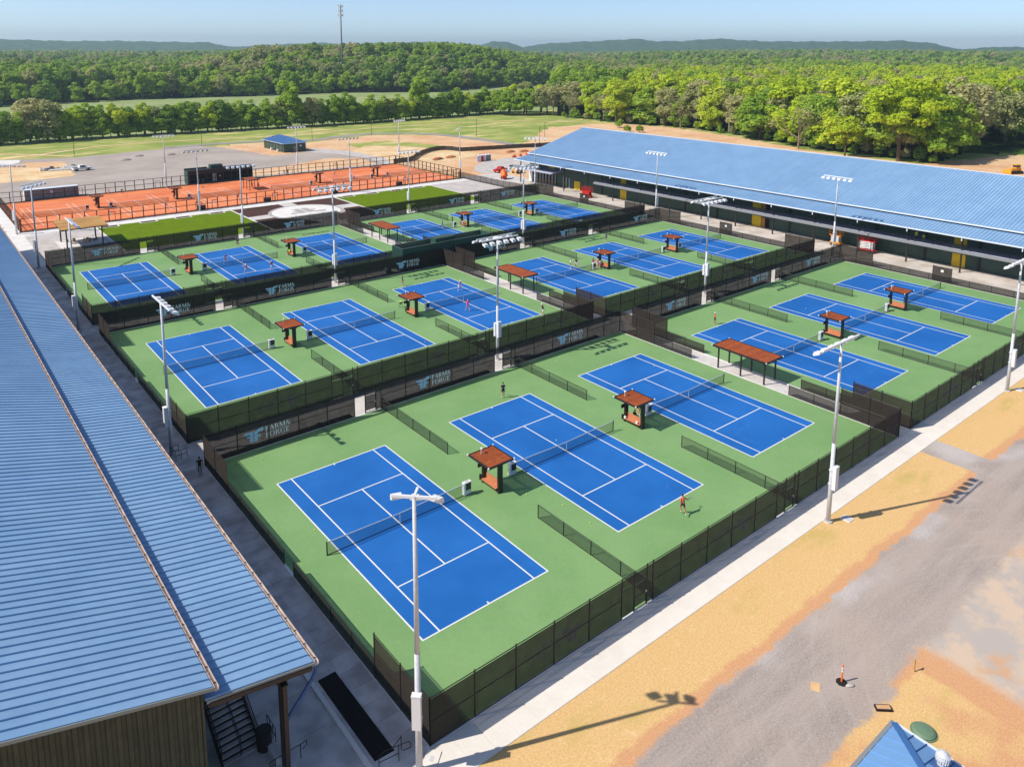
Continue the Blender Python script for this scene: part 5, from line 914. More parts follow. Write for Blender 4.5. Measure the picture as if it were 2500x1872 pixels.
POSE = dict(stand=mirror_pose(), ready=mirror_pose(lean=.14, pel=(0, -.12, .86), hl=(-.1, -.12, .84), hr=(.1, -.12, .84), kl=(-.22, .1, .46), kr=(.22, .1, .46), al=(-.3, -.06, .08), ar=(.3, -.06, .08), tl=(-.34, .12, .035), tr=(.34, .12, .035), el=(-.27, .14, 1.1), er=(.27, .14, 1.1), wl=(-.1, .38, 1.05), wr=(.12, .38, 1.05)),
            walk=mirror_pose(lean=.03, kl=(-.1, .18, .52), al=(-.1, .22, .08), tl=(-.11, .40, .05), kr=(.1, -.04, .50), ar=(.1, -.34, .13), tr=(.11, -.22, .03), el=(-.24, -.12, 1.14), wl=(-.24, .0, .9), er=(.24, .12, 1.14), wr=(.22, .3, .98)),
            run=mirror_pose(lean=.16, kl=(-.1, .3, .62), al=(-.1, .12, .24), tl=(-.1, .28, .16), kr=(.1, -.12, .50), ar=(.1, -.46, .30), tr=(.11, -.40, .16), el=(-.3, -.14, 1.16), wl=(-.22, .1, 1.1), er=(.4, .14, 1.2), wr=(.62, .34, 1.12)),
            swing=mirror_pose(lean=.05, kl=(-.2, .16, .5), al=(-.26, .1, .08), tl=(-.28, .28, .035), kr=(.2, -.05, .5), ar=(.28, -.2, .08), tr=(.3, -.04, .035), el=(-.36, .16, 1.3), wl=(-.5, .36, 1.4), er=(.42, .1, 1.28), wr=(.62, .3, 1.24)),
            sit=mirror_pose(pel=(0, 0, .52), sp=(0, .02, .70), ch=(0, .03, .88), nk=(0, .05, 1.05), hd=(0, .07, 1.14), h2=(0, .08, 1.215), h3=(0, .07, 1.28), sl=(-.185, .03, .99), sr=(.185, .03, .99), el=(-.23, .08, .72), er=(.23, .08, .72), wl=(-.14, .3, .64), wr=(.14, .3, .64), hl=(-.1, .03, .50), hr=(.1, .03, .50), kl=(-.14, .46, .50), kr=(.14, .46, .50), al=(-.14, .44, .08), ar=(.14, .44, .08), tl=(-.16, .62, .035), tr=(.16, .62, .035)),
            bend=mirror_pose(lean=.36, pel=(0, -.18, .9), sp=(0, .04, 1.02), ch=(0, .24, 1.08), nk=(0, .40, 1.16), hd=(0, .48, 1.2), h2=(0, .54, 1.24), h3=(0, .6, 1.28), sl=(-.185, .32, 1.12), sr=(.185, .32, 1.12), hl=(-.1, -.16, .88), hr=(.1, -.16, .88), el=(-.2, .44, .86), er=(.2, .44, .86), wl=(-.14, .52, .62), wr=(.14, .52, .62)))
RADI = dict(pel=(.15, .11), sp=(.135, .10), ch=(.165, .115), nk=(.058, .058), hd=(.072, .085), h2=(.082, .10), h3=(.062, .07), sl=(.07, .065), sr=(.07, .065), el=(.045, .045), er=(.045, .045), wl=(.03, .026), wr=(.03, .026), hl=(.095, .1), hr=(.095, .1), kl=(.06, .065), kr=(.06, .065), al=(.042, .045), ar=(.042, .045), tl=(.042, .03), tr=(.042, .03))
EDG = [('pel', 'sp', 1), ('sp', 'ch', 1), ('ch', 'nk', 1), ('nk', 'hd', 0), ('hd', 'h2', 0), ('h2', 'h3', 0), ('ch', 'sl', 1), ('ch', 'sr', 1), ('sl', 'el', 4), ('sr', 'er', 4), ('el', 'wl', 0), ('er', 'wr', 0), ('pel', 'hl', 2), ('pel', 'hr', 2), ('hl', 'kl', 5), ('hr', 'kr', 5), ('kl', 'al', 6), ('kr', 'ar', 6), ('al', 'tl', 3), ('ar', 'tr', 3)]
BODY = {}
def body_mesh(pose, pants):
    if (pose, pants) in BODY: return BODY[(pose, pants)]
    P = {k: Vector(v) for k, v in POSE[pose].items()}; names = list(RADI); vs = [P[n] for n in names]; es = [(names.index(a), names.index(b)) for a, b, _ in EDG]; rad_ = [RADI[n] for n in names]; segs = [(P[a], P[b], k) for a, b, k in EDG]
    for side, wn, en in ((-1, 'wl', 'el'), (1, 'wr', 'er')):
        d = (P[wn]-P[en]).normalized(); sd_ = d.cross(Vector((0, 1, .3))).normalized(); nrm = sd_.cross(d); palm = P[wn]+d*.075; vs.append(palm); pi = len(vs)-1; rad_.append((.036, .02)); es.append((names.index(wn), pi)); segs.append((P[wn], palm+d*.1, 0))
        for fi, ln_ in enumerate((.062, .078, .084, .076, .058)):
            off = (fi-2)*.017; b0 = palm+d*(.012 if fi else -.03)+sd_*off*(1 if fi else 1.8); m1 = b0+d*ln_*.55+sd_*off*.15+(sd_*-.03 if fi == 0 else Vector()); m2 = m1+d*ln_*.4+nrm*ln_*.25
            vs += [m1, m2]; rad_ += [(.0095, .0095), (.008, .008)]; es += [(pi, len(vs)-2), (len(vs)-2, len(vs)-1)]
    me = bpy.data.meshes.new('body'); me.from_pydata([tuple(v) for v in vs], es, []); o = bpy.data.objects.new('tmp', me); C.objects.link(o)
    sk_ = o.modifiers.new('s', 'SKIN'); sk_.use_smooth_shade = True
    for v, r_ in zip(me.skin_vertices[0].data, rad_): v.radius = r_; v.use_root = False
    me.skin_vertices[0].data[0].use_root = True; ss = o.modifiers.new('b', 'SUBSURF'); ss.levels = ss.render_levels = 1
    dg = bpy.context.evaluated_depsgraph_get(); em = bpy.data.meshes.new_from_object(o.evaluated_get(dg)); bpy.data.objects.remove(o); em.name = 'body'; idx = []
    for p in em.polygons:
        c = p.center; best = None
        for a, b, k in segs:
            ab = b-a; t_ = max(0, min(1, (c-a).dot(ab)/ab.length_squared)); dd = (c-(a+ab*t_)).length
            if best is None or dd < best[0]: best = (dd, k, t_)
        k, t_ = best[1:]; idx.append({0: 0, 1: 1, 2: 2, 3: 3, 4: 1 if t_ < .6 else 0, 5: 2 if (pants or t_ < .55) else 0, 6: 2 if pants else (3 if t_ > .88 else 0)}[k])
    em.materials.clear()
    for m in ('skin_light', 'cloth_white', 'cloth_black', 'cloth_white'): em.materials.append(MT[m])
    em.polygons.foreach_set('material_index', idx); em.polygons.foreach_set('use_smooth', [True]*len(idx)); em.update()
    BODY[(pose, pants)] = em; return em
def person(label, x, y, face, pose, shirt, bottom, skin='skin_light', hair='cloth_brown', hat=None, pants=False, z=.042, racket=False, h=1.0, grp='people on the tennis site'):
    t = thing('person', label, 'person', (x, y, z), R(face-90), grp); t.scale = (h, h, h); b = ob('body', body_mesh(pose, pants), t); P = {k: Vector(v) for k, v in POSE[pose].items()}
    for i, m in enumerate((skin, 'cloth_'+shirt, 'cloth_'+bottom, 'cloth_white')): b.material_slots[i].link = 'OBJECT'; b.material_slots[i].material = MT[m]
    c = P['h2']; q = MB()
    q.sph(c+Vector((0, -.025, .03)), .098, 10, 7, 0, (.95, 1, .95))
    if hat is None and pose in ('run', 'swing'): q.cyl(c+Vector((0, -.1, .02)), c+Vector((0, -.24, -.12)), .035, .012, 6)
    ob('hair', q.mesh('hair', hair, True), t)
    ob('face', MB().sph(c+Vector((-.032, .088, .0)), .012, 6, 4).sph(c+Vector((.032, .088, .0)), .012, 6, 4).box(c.x-.025, c.x+.025, c.y+.085, c.y+.095, c.z-.062, c.z-.052).mesh('face', 'cloth_brown'), t); ob('nose', MB().cyl(c+Vector((0, .09, .0)), c+Vector((0, .115, -.03)), .01, .016, 6).sph(c+Vector((-.085, 0, -.01)), .022, 6, 4, 0, (.5, 1, 1.3)).sph(c+Vector((.085, 0, -.01)), .022, 6, 4, 0, (.5, 1, 1.3)).mesh('nose', skin), t)
    if hat: ob('cap', MB().lathe(c+Vector((0, -.01, .03)), [(.11, 0), (.108, .05), (.07, .095), (.01, .11)], 12).add([c+Vector(p) for p in ((-.08, .08, .03), (.08, .08, .03), (.06, .19, .02), (-.06, .19, .02), (-.08, .08, .045), (.08, .08, .045), (.06, .19, .035), (-.06, .19, .035))], [(3, 2, 1, 0), (4, 5, 6, 7), (0, 1, 5, 4), (1, 2, 6, 5), (2, 3, 7, 6), (3, 0, 4, 7)]).mesh('cap', 'cloth_'+hat), t)
    if racket:
        w = P['wr']; d = (w-P['er']).normalized(); d = (d+Vector((.35, .5, -.1))).normalized(); g0 = w+d*.05; m = Matrix.Rotation(R(face-90), 3, 'Z'); org = Vector((x, y, z)); q = MB(); q.cyl(g0-d*.06, g0+d*.3, .016, .012, 6); sx = d.cross(Vector((0, 0, 1))).normalized(); cc = g0+d*.46
        ring = [cc+d*.17*math.cos(2*math.pi*i/16)+sx*.125*math.sin(2*math.pi*i/16) for i in range(17)]; q.tube(ring, .013, 5); 
        for i in range(-3, 4): q.cyl(cc+sx*i*.03-d*.15*math.sqrt(max(0, 1-(i/4)**2)), cc+sx*i*.03+d*.15*math.sqrt(max(0, 1-(i/4)**2)), .003, n=3).cyl(cc+d*i*.04-sx*.11*math.sqrt(max(0, 1-(i/4)**2)), cc+d*i*.04+sx*.11*math.sqrt(max(0, 1-(i/4)**2)), .003, n=3)
        q.v = [tuple(org+m@(Vector(p)*h)) for p in q.v]; tag(ob('tennis_racket', q.mesh('tennis_racket', 'cloth_grey')), 'racket of the '+label, 'racket', 'rackets in players hands')
    return t
PP = [('woman in coral dress running behind the second front court', 24.3, -1.68, 60, 'run', 'coral', 'plum', dict(skin='skin_tan', racket=True)), ('man in navy behind the far baseline of the second front court', 26.3, 24.7, 75, 'stand', 'navy', 'black', dict(racket=True, h=1.04)),
      ('tanned person in white cap and dark shorts on the fourth front court', 63.9, 24.4, -30, 'stand', 'coral', 'black', dict(skin='skin_tan', hat='white')), ('person in green at the far baseline of the third middle court', 39.1, 67, -60, 'stand', 'green', 'coral', dict(racket=True)),
      ('player in lavender by the service line of the third middle court', 45, 59.3, -90, 'ready', 'lavender', 'white', dict(racket=True, hat='white')), ('player in bright pink top and skirt on the third middle court', 40.2, 50.5, 60, 'swing', 'pink', 'rose', dict(racket=True, hair='cloth_blond')),
      ('person in dark shirt and white shorts at the near corner of the third middle court', 47.6, 42.2, 120, 'ready', 'navy', 'white', dict(hat='white')), ('person in white top behind the net of the fourth middle court', 67.6, 57.6, -40, 'stand', 'white', 'grey', {}),
      ('man in navy shirt and white shorts behind the net of the fourth middle court', 68.5, 57.1, -140, 'stand', 'navy', 'white', dict(h=1.05)), ('person in maroon top beside the middle-row shelter, leftmost of its group', 71.2, 55.6, 0, 'stand', 'maroon', 'rose', {}), ('person in rose top standing before the middle-row shelter bench', 71.3, 54.7, 20, 'stand', 'rose', 'white', dict(hat='white')),
      ('person in white top at the near end of the middle-row shelter group', 71.2, 53.9, 90, 'stand', 'white', 'rose', {}), ('person in plum top seated on the middle-row shelter bench', 72.25, 54.6, 180, 'sit', 'plum', 'navy', {}), ('player in royal blue behind the fifth middle court', 86.4, 67.2, -90, 'stand', 'royal', 'denim', dict(racket=True)),
      ('person in white cap at the gate of the middle right block', 72.9, 37.2, 90, 'walk', 'white', 'black', dict(hat='white')), ('player in dark top at the far baseline of the second back court', 27.4, 108.6, -90, 'ready', 'plum', 'black', dict(racket=True)), ('player in purple top at the net of the second back court', 21.6, 98.6, -90, 'ready', 'purple', 'navy', dict(racket=True)),
      ('coral-topped player, left of the near pair on the second back court', 22.0, 89.6, 80, 'swing', 'coral', 'white', dict(racket=True, hat='white')), ('maroon-topped player, right of the near pair on the second back court', 26.2, 88.8, 80, 'ready', 'maroon', 'white', dict(racket=True, hat='white')), ('person in neon green top on the bench of the back-row left shelter', 32.8, 96.6, 180, 'sit', 'neon', 'black', {}),
      ('player in sky blue shirt on the fourth back court', 67.6, 97.6, -60, 'stand', 'skyblue', 'black', dict(racket=True)), ('person in black beside the back-row shelter', 71.6, 99.6, -60, 'stand', 'black', 'black', dict(skin='skin_tan')), ('person in rose seated at the left of the back-row shelter bench', 72.1, 96.5, 180, 'sit', 'rose', 'rose', {}), ('person in white seated in the middle of the back-row shelter bench', 72.1, 95.9, 180, 'sit', 'white', 'white', {}),
      ('person in pale top standing at the near end of the back-row shelter', 71.4, 95.0, 100, 'stand', 'white', 'khaki', {}), ('man in black hoodie and grey trousers walking beside the left roof', -4.75, 29.4, -110, 'walk', 'black', 'grey', dict(pants=True, hair='cloth_black', h=1.06, z=.024)), ('person with dark hair seated on the far side of the front shelter bench', 33.45, 11.9, 0, 'sit', 'black', 'maroon', dict(skin='skin_tan', z=.03)),
      ('person in plum top bent behind the white cabinet of the third front court', 34.9, 12.6, -150, 'bend', 'plum', 'black', {}), ('player in white at the far left of the clay courts', 20.5, 182.3, -80, 'stand', 'white', 'white', dict(z=.05)), ('player in black near the far fence of the clay courts', 23.4, 181.2, -80, 'ready', 'black', 'black', dict(z=.05, hat='white')), ('player running in white on the third clay court', 42.2, 175.5, -40, 'run', 'lavender', 'denim', dict(z=.05)),
      ('player in rose top at the near baseline of the third clay court', 44.9, 156.2, 90, 'ready', 'rose', 'black', dict(z=.05)), ('player in coral near the fence of the second clay court', 27, 154, 90, 'swing', 'rose', 'white', dict(z=.05)), ('player in white on the far side of the fifth clay court', 80.6, 174.4, -90, 'stand', 'white', 'khaki', dict(z=.05)), ('player in purple on the near side of the fifth clay court', 81, 162.8, 90, 'ready', 'purple', 'royal', dict(z=.05)),
      ('person in white at the far clay gate', 70, 186.6, -90, 'stand', 'white', 'skyblue', dict(z=.0, pants=True)), ('person in black at the far clay gate', 71.2, 186.7, -90, 'stand', 'black', 'black', dict(z=.0, pants=True)), ('person in grey under the clay court canopy', 53.7, 169.9, -90, 'stand', 'grey', 'grey', dict(z=.05)), ('person in black at the right of the clay court canopy', 54.3, 167.2, 180, 'stand', 'black', 'black', dict(z=.05)), ('person in maroon beside the clay court canopy', 55, 168.3, 180, 'stand', 'maroon', 'black', dict(z=.05)),
      ('person in dark clothes sitting left under the picnic pavilion', 4.9, 129.6, 90, 'sit', 'black', 'grey', dict(z=.02, pants=True)), ('person in dark clothes sitting right under the picnic pavilion', 7.2, 130.4, 150, 'sit', 'black', 'black', dict(z=.02, pants=True)), ('worker in yellow vest and white helmet standing on the right building walkway', 119.8, 21.9, 200, 'stand', 'hivis', 'denim', dict(z=4.022, pants=True, hat='white')), ('worker in yellow vest bending on the right building walkway', 119.8, 20.6, 200, 'bend', 'hivis', 'denim', dict(z=4.022, pants=True, hat='neon')),
      ('worker in yellow vest on the red scissor lift platform', 119.6, 31.6, 180, 'stand', 'hivis', 'denim', dict(z=2.375, pants=True, hat='white'))]
for lab, x, y, a, po_, sh_, bt, kw in PP: person(lab, x, y, a, po_, sh_, bt, **kw)
# seats for the people in the pavilion
for k, (x, y, a) in enumerate(((4.9, 129.55, 0), (7.2, 130.35, 60))): patio_chair((x, y-.0, .014), R(a+180), ('left' if k == 0 else 'right')+' patio chair with a person sitting in it under the pavilion')
# ================================================================ trees
def leaves(pts, nrm, size, rng):
    n = len(pts); t = rng.normal(size=(n, 3)); nrm = nrm+np.array([0, 0, .25])+rng.normal(size=(n, 3))*.4; nrm /= np.linalg.norm(nrm, axis=1)[:, None]
    a = np.cross(nrm, t); a /= np.linalg.norm(a, axis=1)[:, None]; b = np.cross(nrm, a); s = size[:, None]
    q = np.stack([pts-a*s-b*s*.7, pts+a*s-b*s*.7, pts+a*s*.8+b*s*.7, pts-a*s*.8+b*s*.7], 1).reshape(-1, 3)
    return q, np.arange(4*n).reshape(-1, 4)
def crown_mesh(name, m, rng, H, rx, zc, rz, lobes, per, lr, ls, bark=False):
    P = []; N = []
    for k in range(lobes):
        d = rng.normal(size=3); d /= np.linalg.norm(d); u = rng.random()**.45
        c = np.array([d[0]*rx*u*.78, d[1]*rx*u*.78, zc+d[2]*rz*u*.8]); r = lr*rng.uniform(.7, 1.25); v = rng.normal(size=(per, 3)); v /= np.linalg.norm(v, axis=1)[:, None]; v[:, 2] = np.where(v[:, 2] < -.5, -v[:, 2], v[:, 2])
        rr = r*(rng.uniform(.62, 1.08, size=per))[:, None]; p = c+v*rr*np.array([1, 1, .85]); P.append(p); N.append(v)
    P = np.concatenate(P); N = np.concatenate(N); keep = P[:, 2] > .6; P = P[keep]; N = N[keep]
    q, f = leaves(P, N, rng.uniform(ls*.6, ls*1.2, len(P)), rng); me = bpy.data.meshes.new(name); me.from_pydata(q.tolist(), [], f.tolist()); me.materials.append(MT[m]); me.update(); return me
def trunk_mesh(rng, H, zc, rx, rz, r0=.28, limbs=9, m='bark'):
    q = MB(); top = (rng.normal()*.3, rng.normal()*.3, zc+rz*.3); mid = (top[0]*.4+rng.normal()*.15, top[1]*.4, zc*.5); q.cyl((0, 0, -.3), mid, r0, r0*.75, 8).cyl(mid, top, r0*.75, r0*.3, 8)
    for k in range(limbs):
        a = rng.random()*6.28; t = rng.uniform(.45, .98); s0 = Vector(mid).lerp(Vector(top), t); e = s0+Vector((math.cos(a)*rx*rng.uniform(.4, .8), math.sin(a)*rx*rng.uniform(.4, .8), rng.uniform(.2, .7)*rz)); q.cyl(s0, e, r0*.38, r0*.1, 6)
    return q.mesh('trunk', m)
def bare_mesh(rng, H, spread):
    q = MB(); tips = []
    def br(p, d, L, r, lv):
        e = p+d*L; q.cyl(p, e, r, r*.6, 5 if lv < 2 else 3, cap=False)
        if lv == 4: tips.append(e); return
        for k in range(3 if lv else 5):
            nd = (d+Vector(rng.normal(size=3))*(.42 if lv else .5)).normalized(); nd.z = max(nd.z, .05); br(e-d*L*rng.uniform(0, .35), nd, L*rng.uniform(.6, .82), r*.55, lv+1)
    br(Vector((0, 0, -.2)), Vector((0, 0, 1)), H*.3, .26, 0); return q, tips
PROTO = {}
def proto(key, m, seed, H, rx, zc, rz, lobes, per, lr, ls):
    rng = np.random.default_rng(seed); PROTO[key] = (crown_mesh('crown', m, rng, H, rx, zc, rz, lobes, per, lr, ls), trunk_mesh(rng, H, zc, rx, rz))
LS = .27
proto('g1', 'leaf_green', 1, 15, 4.8, 8.0, 6.8, 46, 130, 1.35, LS); proto('g2', 'leaf_green', 2, 15, 5.4, 7.6, 6.6, 50, 130, 1.4, LS); proto('g3', 'leaf_green', 3, 15, 4.2, 8.4, 7.0, 42, 130, 1.3, LS)
proto('d1', 'leaf_deep', 4, 15, 5.0, 8.0, 6.8, 46, 130, 1.35, LS); proto('d2', 'leaf_deep', 5, 15, 4.4, 8.2, 7.0, 42, 130, 1.35, LS)
proto('l1', 'leaf_lime', 6, 15, 5.2, 8.6, 6.2, 46, 130, 1.4, LS); proto('l2', 'leaf_lime', 7, 15, 4.6, 8.8, 6.4, 42, 130, 1.35, LS)
proto('u1', 'leaf_dull', 8, 15, 4.8, 8.0, 6.6, 54, 85, 1.25, LS*.9); proto('u2', 'leaf_dull', 9, 15, 4.4, 8.4, 6.6, 50, 85, 1.25, LS*.9)
proto('oak', 'leaf_lime', 10, 15, 6.0, 9.2, 5.6, 80, 150, 1.15, .2)
proto('b1', 'leaf_green', 11, 15, 5.6, 6.2, 7.4, 54, 130, 1.4, LS); proto('b2', 'leaf_green', 12, 15, 5.0, 6.4, 7.6, 50, 130, 1.35, LS); proto('b4', 'leaf_deep', 14, 15, 5.2, 6.4, 7.6, 50, 130, 1.35, LS); proto('b5', 'leaf_dull', 15, 15, 5.0, 6.2, 7.4, 60, 90, 1.3, LS); proto('b3', 'leaf_lime', 13, 15, 5.2, 6.2, 7.4, 50, 130, 1.35, LS)
for i in range(3):
    rng = np.random.default_rng(40+i); q, tips = bare_mesh(rng, 15, 1); tp = np.array([tuple(t) for t in tips]); tp = np.repeat(tp, 2, 0)+rng.normal(size=(len(tp)*2, 3))*.4
    a, f = leaves(tp, rng.normal(size=tp.shape), rng.uniform(.12, .26, len(tp)), rng); cm_ = bpy.data.meshes.new('crown'); cm_.from_pydata(a.tolist(), [], f.tolist()); cm_.materials.append(MT['leaf_dull']); PROTO['n%d' % i] = (cm_, q.mesh('trunk', 'twig'))
KN = dict(g='mid green', d='dark green', l='yellow-green', u='dull olive', b='bushy green', n='leafless greyish', o='large bright yellow-green')
def tree(key, x, y, h, label, group, rz=None, wide=1.):
    z = float(height(np.array([x]), np.array([y]))[0]); t = thing('tree', label, 'tree', (x, y, z), random.uniform(0, 6.28) if rz is None else rz, group); s = h/15; t.scale = (s*wide, s*wide, s); cm, tm_ = PROTO[key]; ob('crown', cm, t); ob('trunk', tm_, t); return t
rr = random.Random(5)
# hedgerow beyond the grass
us = []; u = -62.
while u < 262: us.append(u); u += rr.uniform(4.6, 6.4)
vis = [u for u in us]
for k, u in enumerate(us):
    v = 328+4*math.sin(u*.03)+rr.uniform(-2.5, 2.5); key = rr.choice(['b2', 'b1', 'b4', 'b1', 'b3', 'b2', 'b5']); h = rr.uniform(14.5, 18.5)
    if 20 < u < 30: key, h = 'b5', 22
    if 130 < u < 138 or 205 < u < 212: key, h = 'g3', 24
    tree(key, u, v, h, ordi(k)+' tree from the left in the hedgerow beyond the grass, '+dict(b1='mid green', b2='mid green', b3='yellow-green', b4='dark green', b5='dull olive').get(key, KN[key[0]]), 'hedgerow trees', wide=rr.uniform(1.0, 1.3))
for k, u in enumerate(np.arange(-60, 262, 3.4)): 
    t = tree(rr.choice(['b1', 'd1', 'g2', 'd2']), float(u)+rr.uniform(-1, 1), 324.5+4*math.sin(u*.03)+rr.uniform(-1.5, 4), rr.uniform(6, 9.5), ordi(k)+' leafy shrub from the left in the undergrowth of the hedgerow', 'hedgerow undergrowth shrubs', wide=1.5); t.name = 'shrub'; t['category'] = 'shrub'
# edge of the right-hand wood
k = 0; A = 52.0; row = []
while A > 19.5:
    d0 = np.interp(A, WE_A, WE_D)
    for dep, hs in ((2, .85), (11, 1.), (21, 1.08)):
        a = A+rr.uniform(-.35, .35); d = d0+dep+rr.uniform(-3, 3); x = CAM.x+d*math.cos(R(a)); y = CAM.y+d*math.sin(R(a)); h = np.interp(a, [17, 22, 30, 38, 47, 52], [27, 28, 26, 25, 21, 17])*hs*rr.uniform(.85, 1.12)
        key = rr.choice(['l1', 'l2', 'g1', 'g3', 'u1', 'l1', 'g2', 'u2', 'n0', 'n1', 'd2'] if dep > 5 else ['b1', 'b2', 'b3', 'u1', 'd1', 'u2', 'b1'])
        if 45.5 < a < 48.4: key = rr.choice(['u1', 'n2', 'u2'])
        row.append((a, key, x, y, h))
    A -= rr.uniform(.95, 1.35)
row.append((43.2, 'l1', CAM.x+408*math.cos(R(43.2)), CAM.y+408*math.sin(R(43.2)), 24)); row.append((24.2, 'oak', CAM.x+300*math.cos(R(24.2)), CAM.y+300*math.sin(R(24.2)), 31)); row.append((30.5, 'n1', CAM.x+322*math.cos(R(30.5)), CAM.y+322*math.sin(R(30.5)), 22)); row.append((38.6, 'n0', CAM.x+388*math.cos(R(38.6)), CAM.y+388*math.sin(R(38.6)), 22)); row.append((27.5, 'l2', CAM.x+305*math.cos(R(27.5)), CAM.y+305*math.sin(R(27.5)), 17))
row.sort(key=lambda q: -q[0])
for k, (a, key, x, y, h) in enumerate(row): 
    lab = (('large bright yellow-green oak with a pale trunk at the edge of the right wood') if key == 'oak' else KN[key[0]]+' tree on the edge of the right-hand wood, ' + ordi(k)+' from the left')
    tree(key, x, y, h, lab, 'trees on the edge of the right wood', wide=rr.uniform(1.05, 1.4))
for k, A in enumerate(np.arange(47, 20.5, -.8)):
    d = np.interp(A, WE_A, WE_D)-rr.uniform(0, 3); t = tree(rr.choice(['b1', 'g2', 'd1', 'u1']), CAM.x+d*math.cos(R(A)), CAM.y+d*math.sin(R(A)), rr.uniform(3.5, 7), ordi(k)+' low leafy shrub from the left along the right-hand wood', 'undergrowth shrubs of the right wood', wide=1.4); t.name = 'shrub'; t['category'] = 'shrub'
for k, (x, y, h) in enumerate(((281, 243, 5), (268, 226, 4), (272, 222, 4))):
    t = tree('b1', x-22, y-18, h, 'isolated green shrub on the bare dirt before the right wood, '+ORD[k]+' of three', 'shrubs on the dirt', wide=1.6); t.name = 'shrub'; t['category'] = 'shrub'
# front of the wooded knoll beyond the pasture
k = 0; kn = []
for u in np.arange(-30, 620, 11.5):
    v0 = float(np.interp(u, FE_U, FE_V))
    for dep in (4, 17):
        x = u+rr.uniform(-3, 3); y = v0+dep+rr.uniform(-3, 3); key = rr.choice(['b1', 'b2', 'g3', 'd1', 'd2', 'u1', 'b2', 'g2', 'g1'])
        kn.append((x, key, y, rr.uniform(17, 24) if u > 130 else rr.uniform(13, 18)))
kn.sort(key=lambda q: -polar(q[0], q[2])[1])
for k, (x, key, y, h) in enumerate(kn): tree(key, x, y, h, ordi(k)+' tree from the left along the front of the wooded knoll, '+KN[key[0]], 'front trees of the wooded knoll', wide=rr.uniform(.95, 1.25))
for x, y, h in ((208, 668, 33), (248, 664, 34)): tree('u1', x, y, h, ('left' if x < 220 else 'right')+' of the two tall trees standing above the wooded knoll skyline', 'tall skyline trees')
# ---- far woods: one mass of instanced trees
pc = bpy.data.collections.new('tree_kinds')
for key in ('d1', 'd2', 'g1', 'g2', 'g3', 'l1', 'l2', 'n0', 'u1', 'u2'):
    cm, tm_ = PROTO[key]; jm = bmesh.new(); jm.from_mesh(cm); n0 = len(jm.faces); jm.from_mesh(tm_); jm.faces.ensure_lookup_table()
    for f in jm.faces[n0:]: f.material_index = 1
    m = bpy.data.meshes.new('far_'+key); jm.to_mesh(m); jm.free(); m.materials.append(cm.materials[0]); m.materials.append(tm_.materials[0]); o = bpy.data.objects.new('far_tree_'+key, m); pc.objects.link(o)
pts = []; sc = []; ids = []
def scatter(d0, d1, sp, hl, hh):
    n = int(.5*R(76)*(d1*d1-d0*d0)/(sp*sp)); a = RNG.uniform(12, 88, n); d = np.sqrt(RNG.uniform(d0*d0, d1*d1, n)); x = CAM.x+d*np.cos(np.radians(a)); y = CAM.y+d*np.sin(np.radians(a))
    ok = is_wood(x, y) & np.where(a > 47.5, y > np.interp(x, FE_U, FE_V)+24, d > np.interp(a, WE_A, WE_D)+27); x, y, a, d = x[ok], y[ok], a[ok], d[ok]; z = height(x, y); h = RNG.uniform(hl, hh, len(x))
    clump = np.sin(x*.012+1.3)*np.sin(y*.010+.4)+RNG.normal(size=len(x))*.55; right = (a < 42) & (d < 900)
    pick = np.where(right, np.where(clump > .1, RNG.integers(5, 7, len(x)), RNG.choice([2, 3, 4, 5, 8, 9, 7, 6], len(x))), np.where(clump > .5, RNG.integers(2, 5, len(x)), np.where(clump < -.7, RNG.integers(8, 10, len(x)), RNG.choice([0, 1, 2, 3, 4, 0, 1, 8], len(x)))))
    pts.append(np.stack([x, y, z], -1)); sc.append(h/15); ids.append(pick)
scatter(300, 760, 8.5, 19, 28); scatter(760, 1300, 11.5, 19, 28); scatter(1300, 3200, 23, 22, 34)
pts = np.concatenate(pts); sc = np.concatenate(sc); ids = np.concatenate(ids)
fm = bpy.data.meshes.new('far_woods'); fm.from_pydata(pts.tolist(), [], []); at = fm.attributes.new('scl', 'FLOAT', 'POINT'); at.data.foreach_set('value', sc.astype('f')); at = fm.attributes.new('pick', 'INT', 'POINT'); at.data.foreach_set('value', ids.astype('i')); at = fm.attributes.new('rotz', 'FLOAT', 'POINT'); at.data.foreach_set('value', RNG.uniform(0, 6.28, len(pts)).astype('f'))
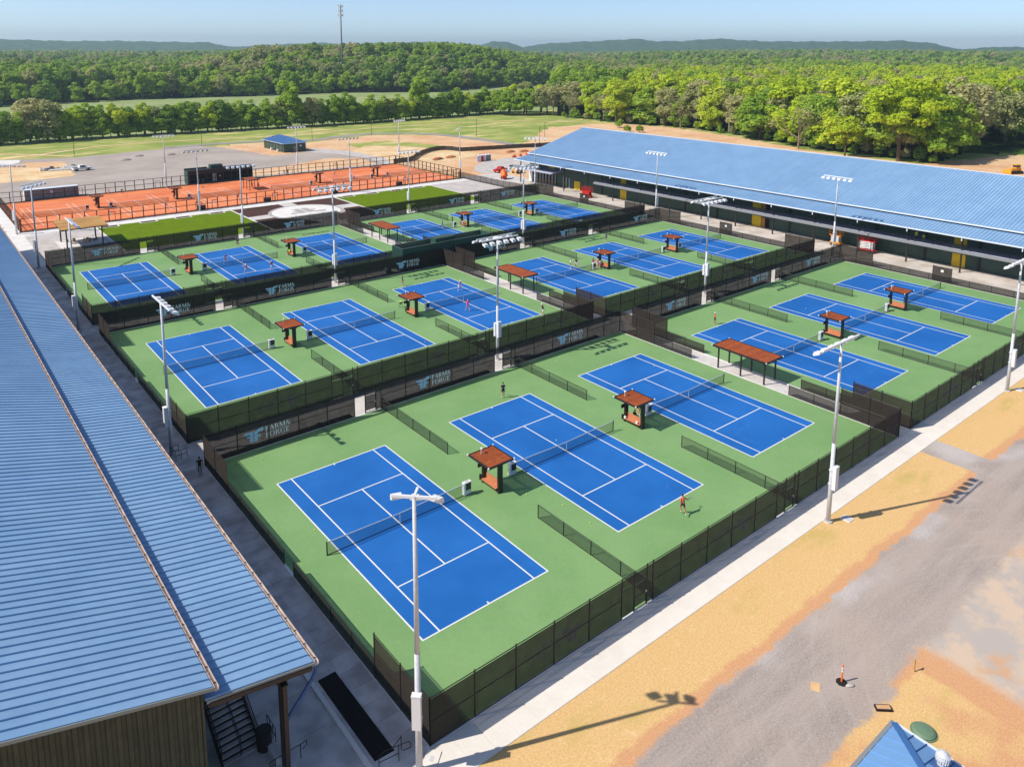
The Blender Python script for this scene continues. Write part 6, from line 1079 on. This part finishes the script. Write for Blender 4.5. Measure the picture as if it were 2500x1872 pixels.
fo = ob('far_woods', fm, kind='stuff'); tag(fo, 'dense spring woods stretching back to the hills', 'woods')
ng = bpy.data.node_groups.new('scatter', 'GeometryNodeTree'); ng.interface.new_socket('Geometry', in_out='INPUT', socket_type='NodeSocketGeometry'); ng.interface.new_socket('Geometry', in_out='OUTPUT', socket_type='NodeSocketGeometry')
N_ = ng.nodes; gi = N_.new('NodeGroupInput'); go = N_.new('NodeGroupOutput'); ip = N_.new('GeometryNodeInstanceOnPoints'); ci = N_.new('GeometryNodeCollectionInfo'); ci.inputs['Collection'].default_value = pc; ci.inputs['Separate Children'].default_value = True; ci.inputs['Reset Children'].default_value = True
def na(nm, ty): q = N_.new('GeometryNodeInputNamedAttribute'); q.data_type = ty; q.inputs[0].default_value = nm; return q.outputs[0]
ip.inputs['Pick Instance'].default_value = True; cxyz = N_.new('ShaderNodeCombineXYZ'); e2 = N_.new('FunctionNodeEulerToRotation'); L_ = ng.links
mp = N_.new('GeometryNodeMeshToPoints'); L_.new(gi.outputs[0], mp.inputs[0]); L_.new(mp.outputs[0], ip.inputs['Points']); L_.new(ci.outputs[0], ip.inputs['Instance']); L_.new(na('pick', 'INT'), ip.inputs['Instance Index']); L_.new(na('rotz', 'FLOAT'), cxyz.inputs[2]); L_.new(cxyz.outputs[0], e2.inputs[0]); L_.new(e2.outputs[0], ip.inputs['Rotation']); L_.new(na('scl', 'FLOAT'), ip.inputs['Scale']); L_.new(ip.outputs[0], go.inputs[0])
fo.modifiers.new('scatter', 'NODES').node_group = ng
# ================================================================ haze
s = NT('haze'); s.t.nodes.remove(s.b); pvn = s.n('VolumePrincipled'); pvn.inputs['Color'].default_value = (.66, .87, 1.0, 1); pvn.inputs['Density'].default_value = .00014; pvn.inputs['Anisotropy'].default_value = .2
s.l(pvn.outputs[0], s.out.inputs['Volume'])
hz = ob('haze', MB().box(-9200, 9200, -9200, 9200, -2, 170).mesh('haze', 'haze'), kind='stuff'); tag(hz, 'pale summer haze over the far hills', 'haze')
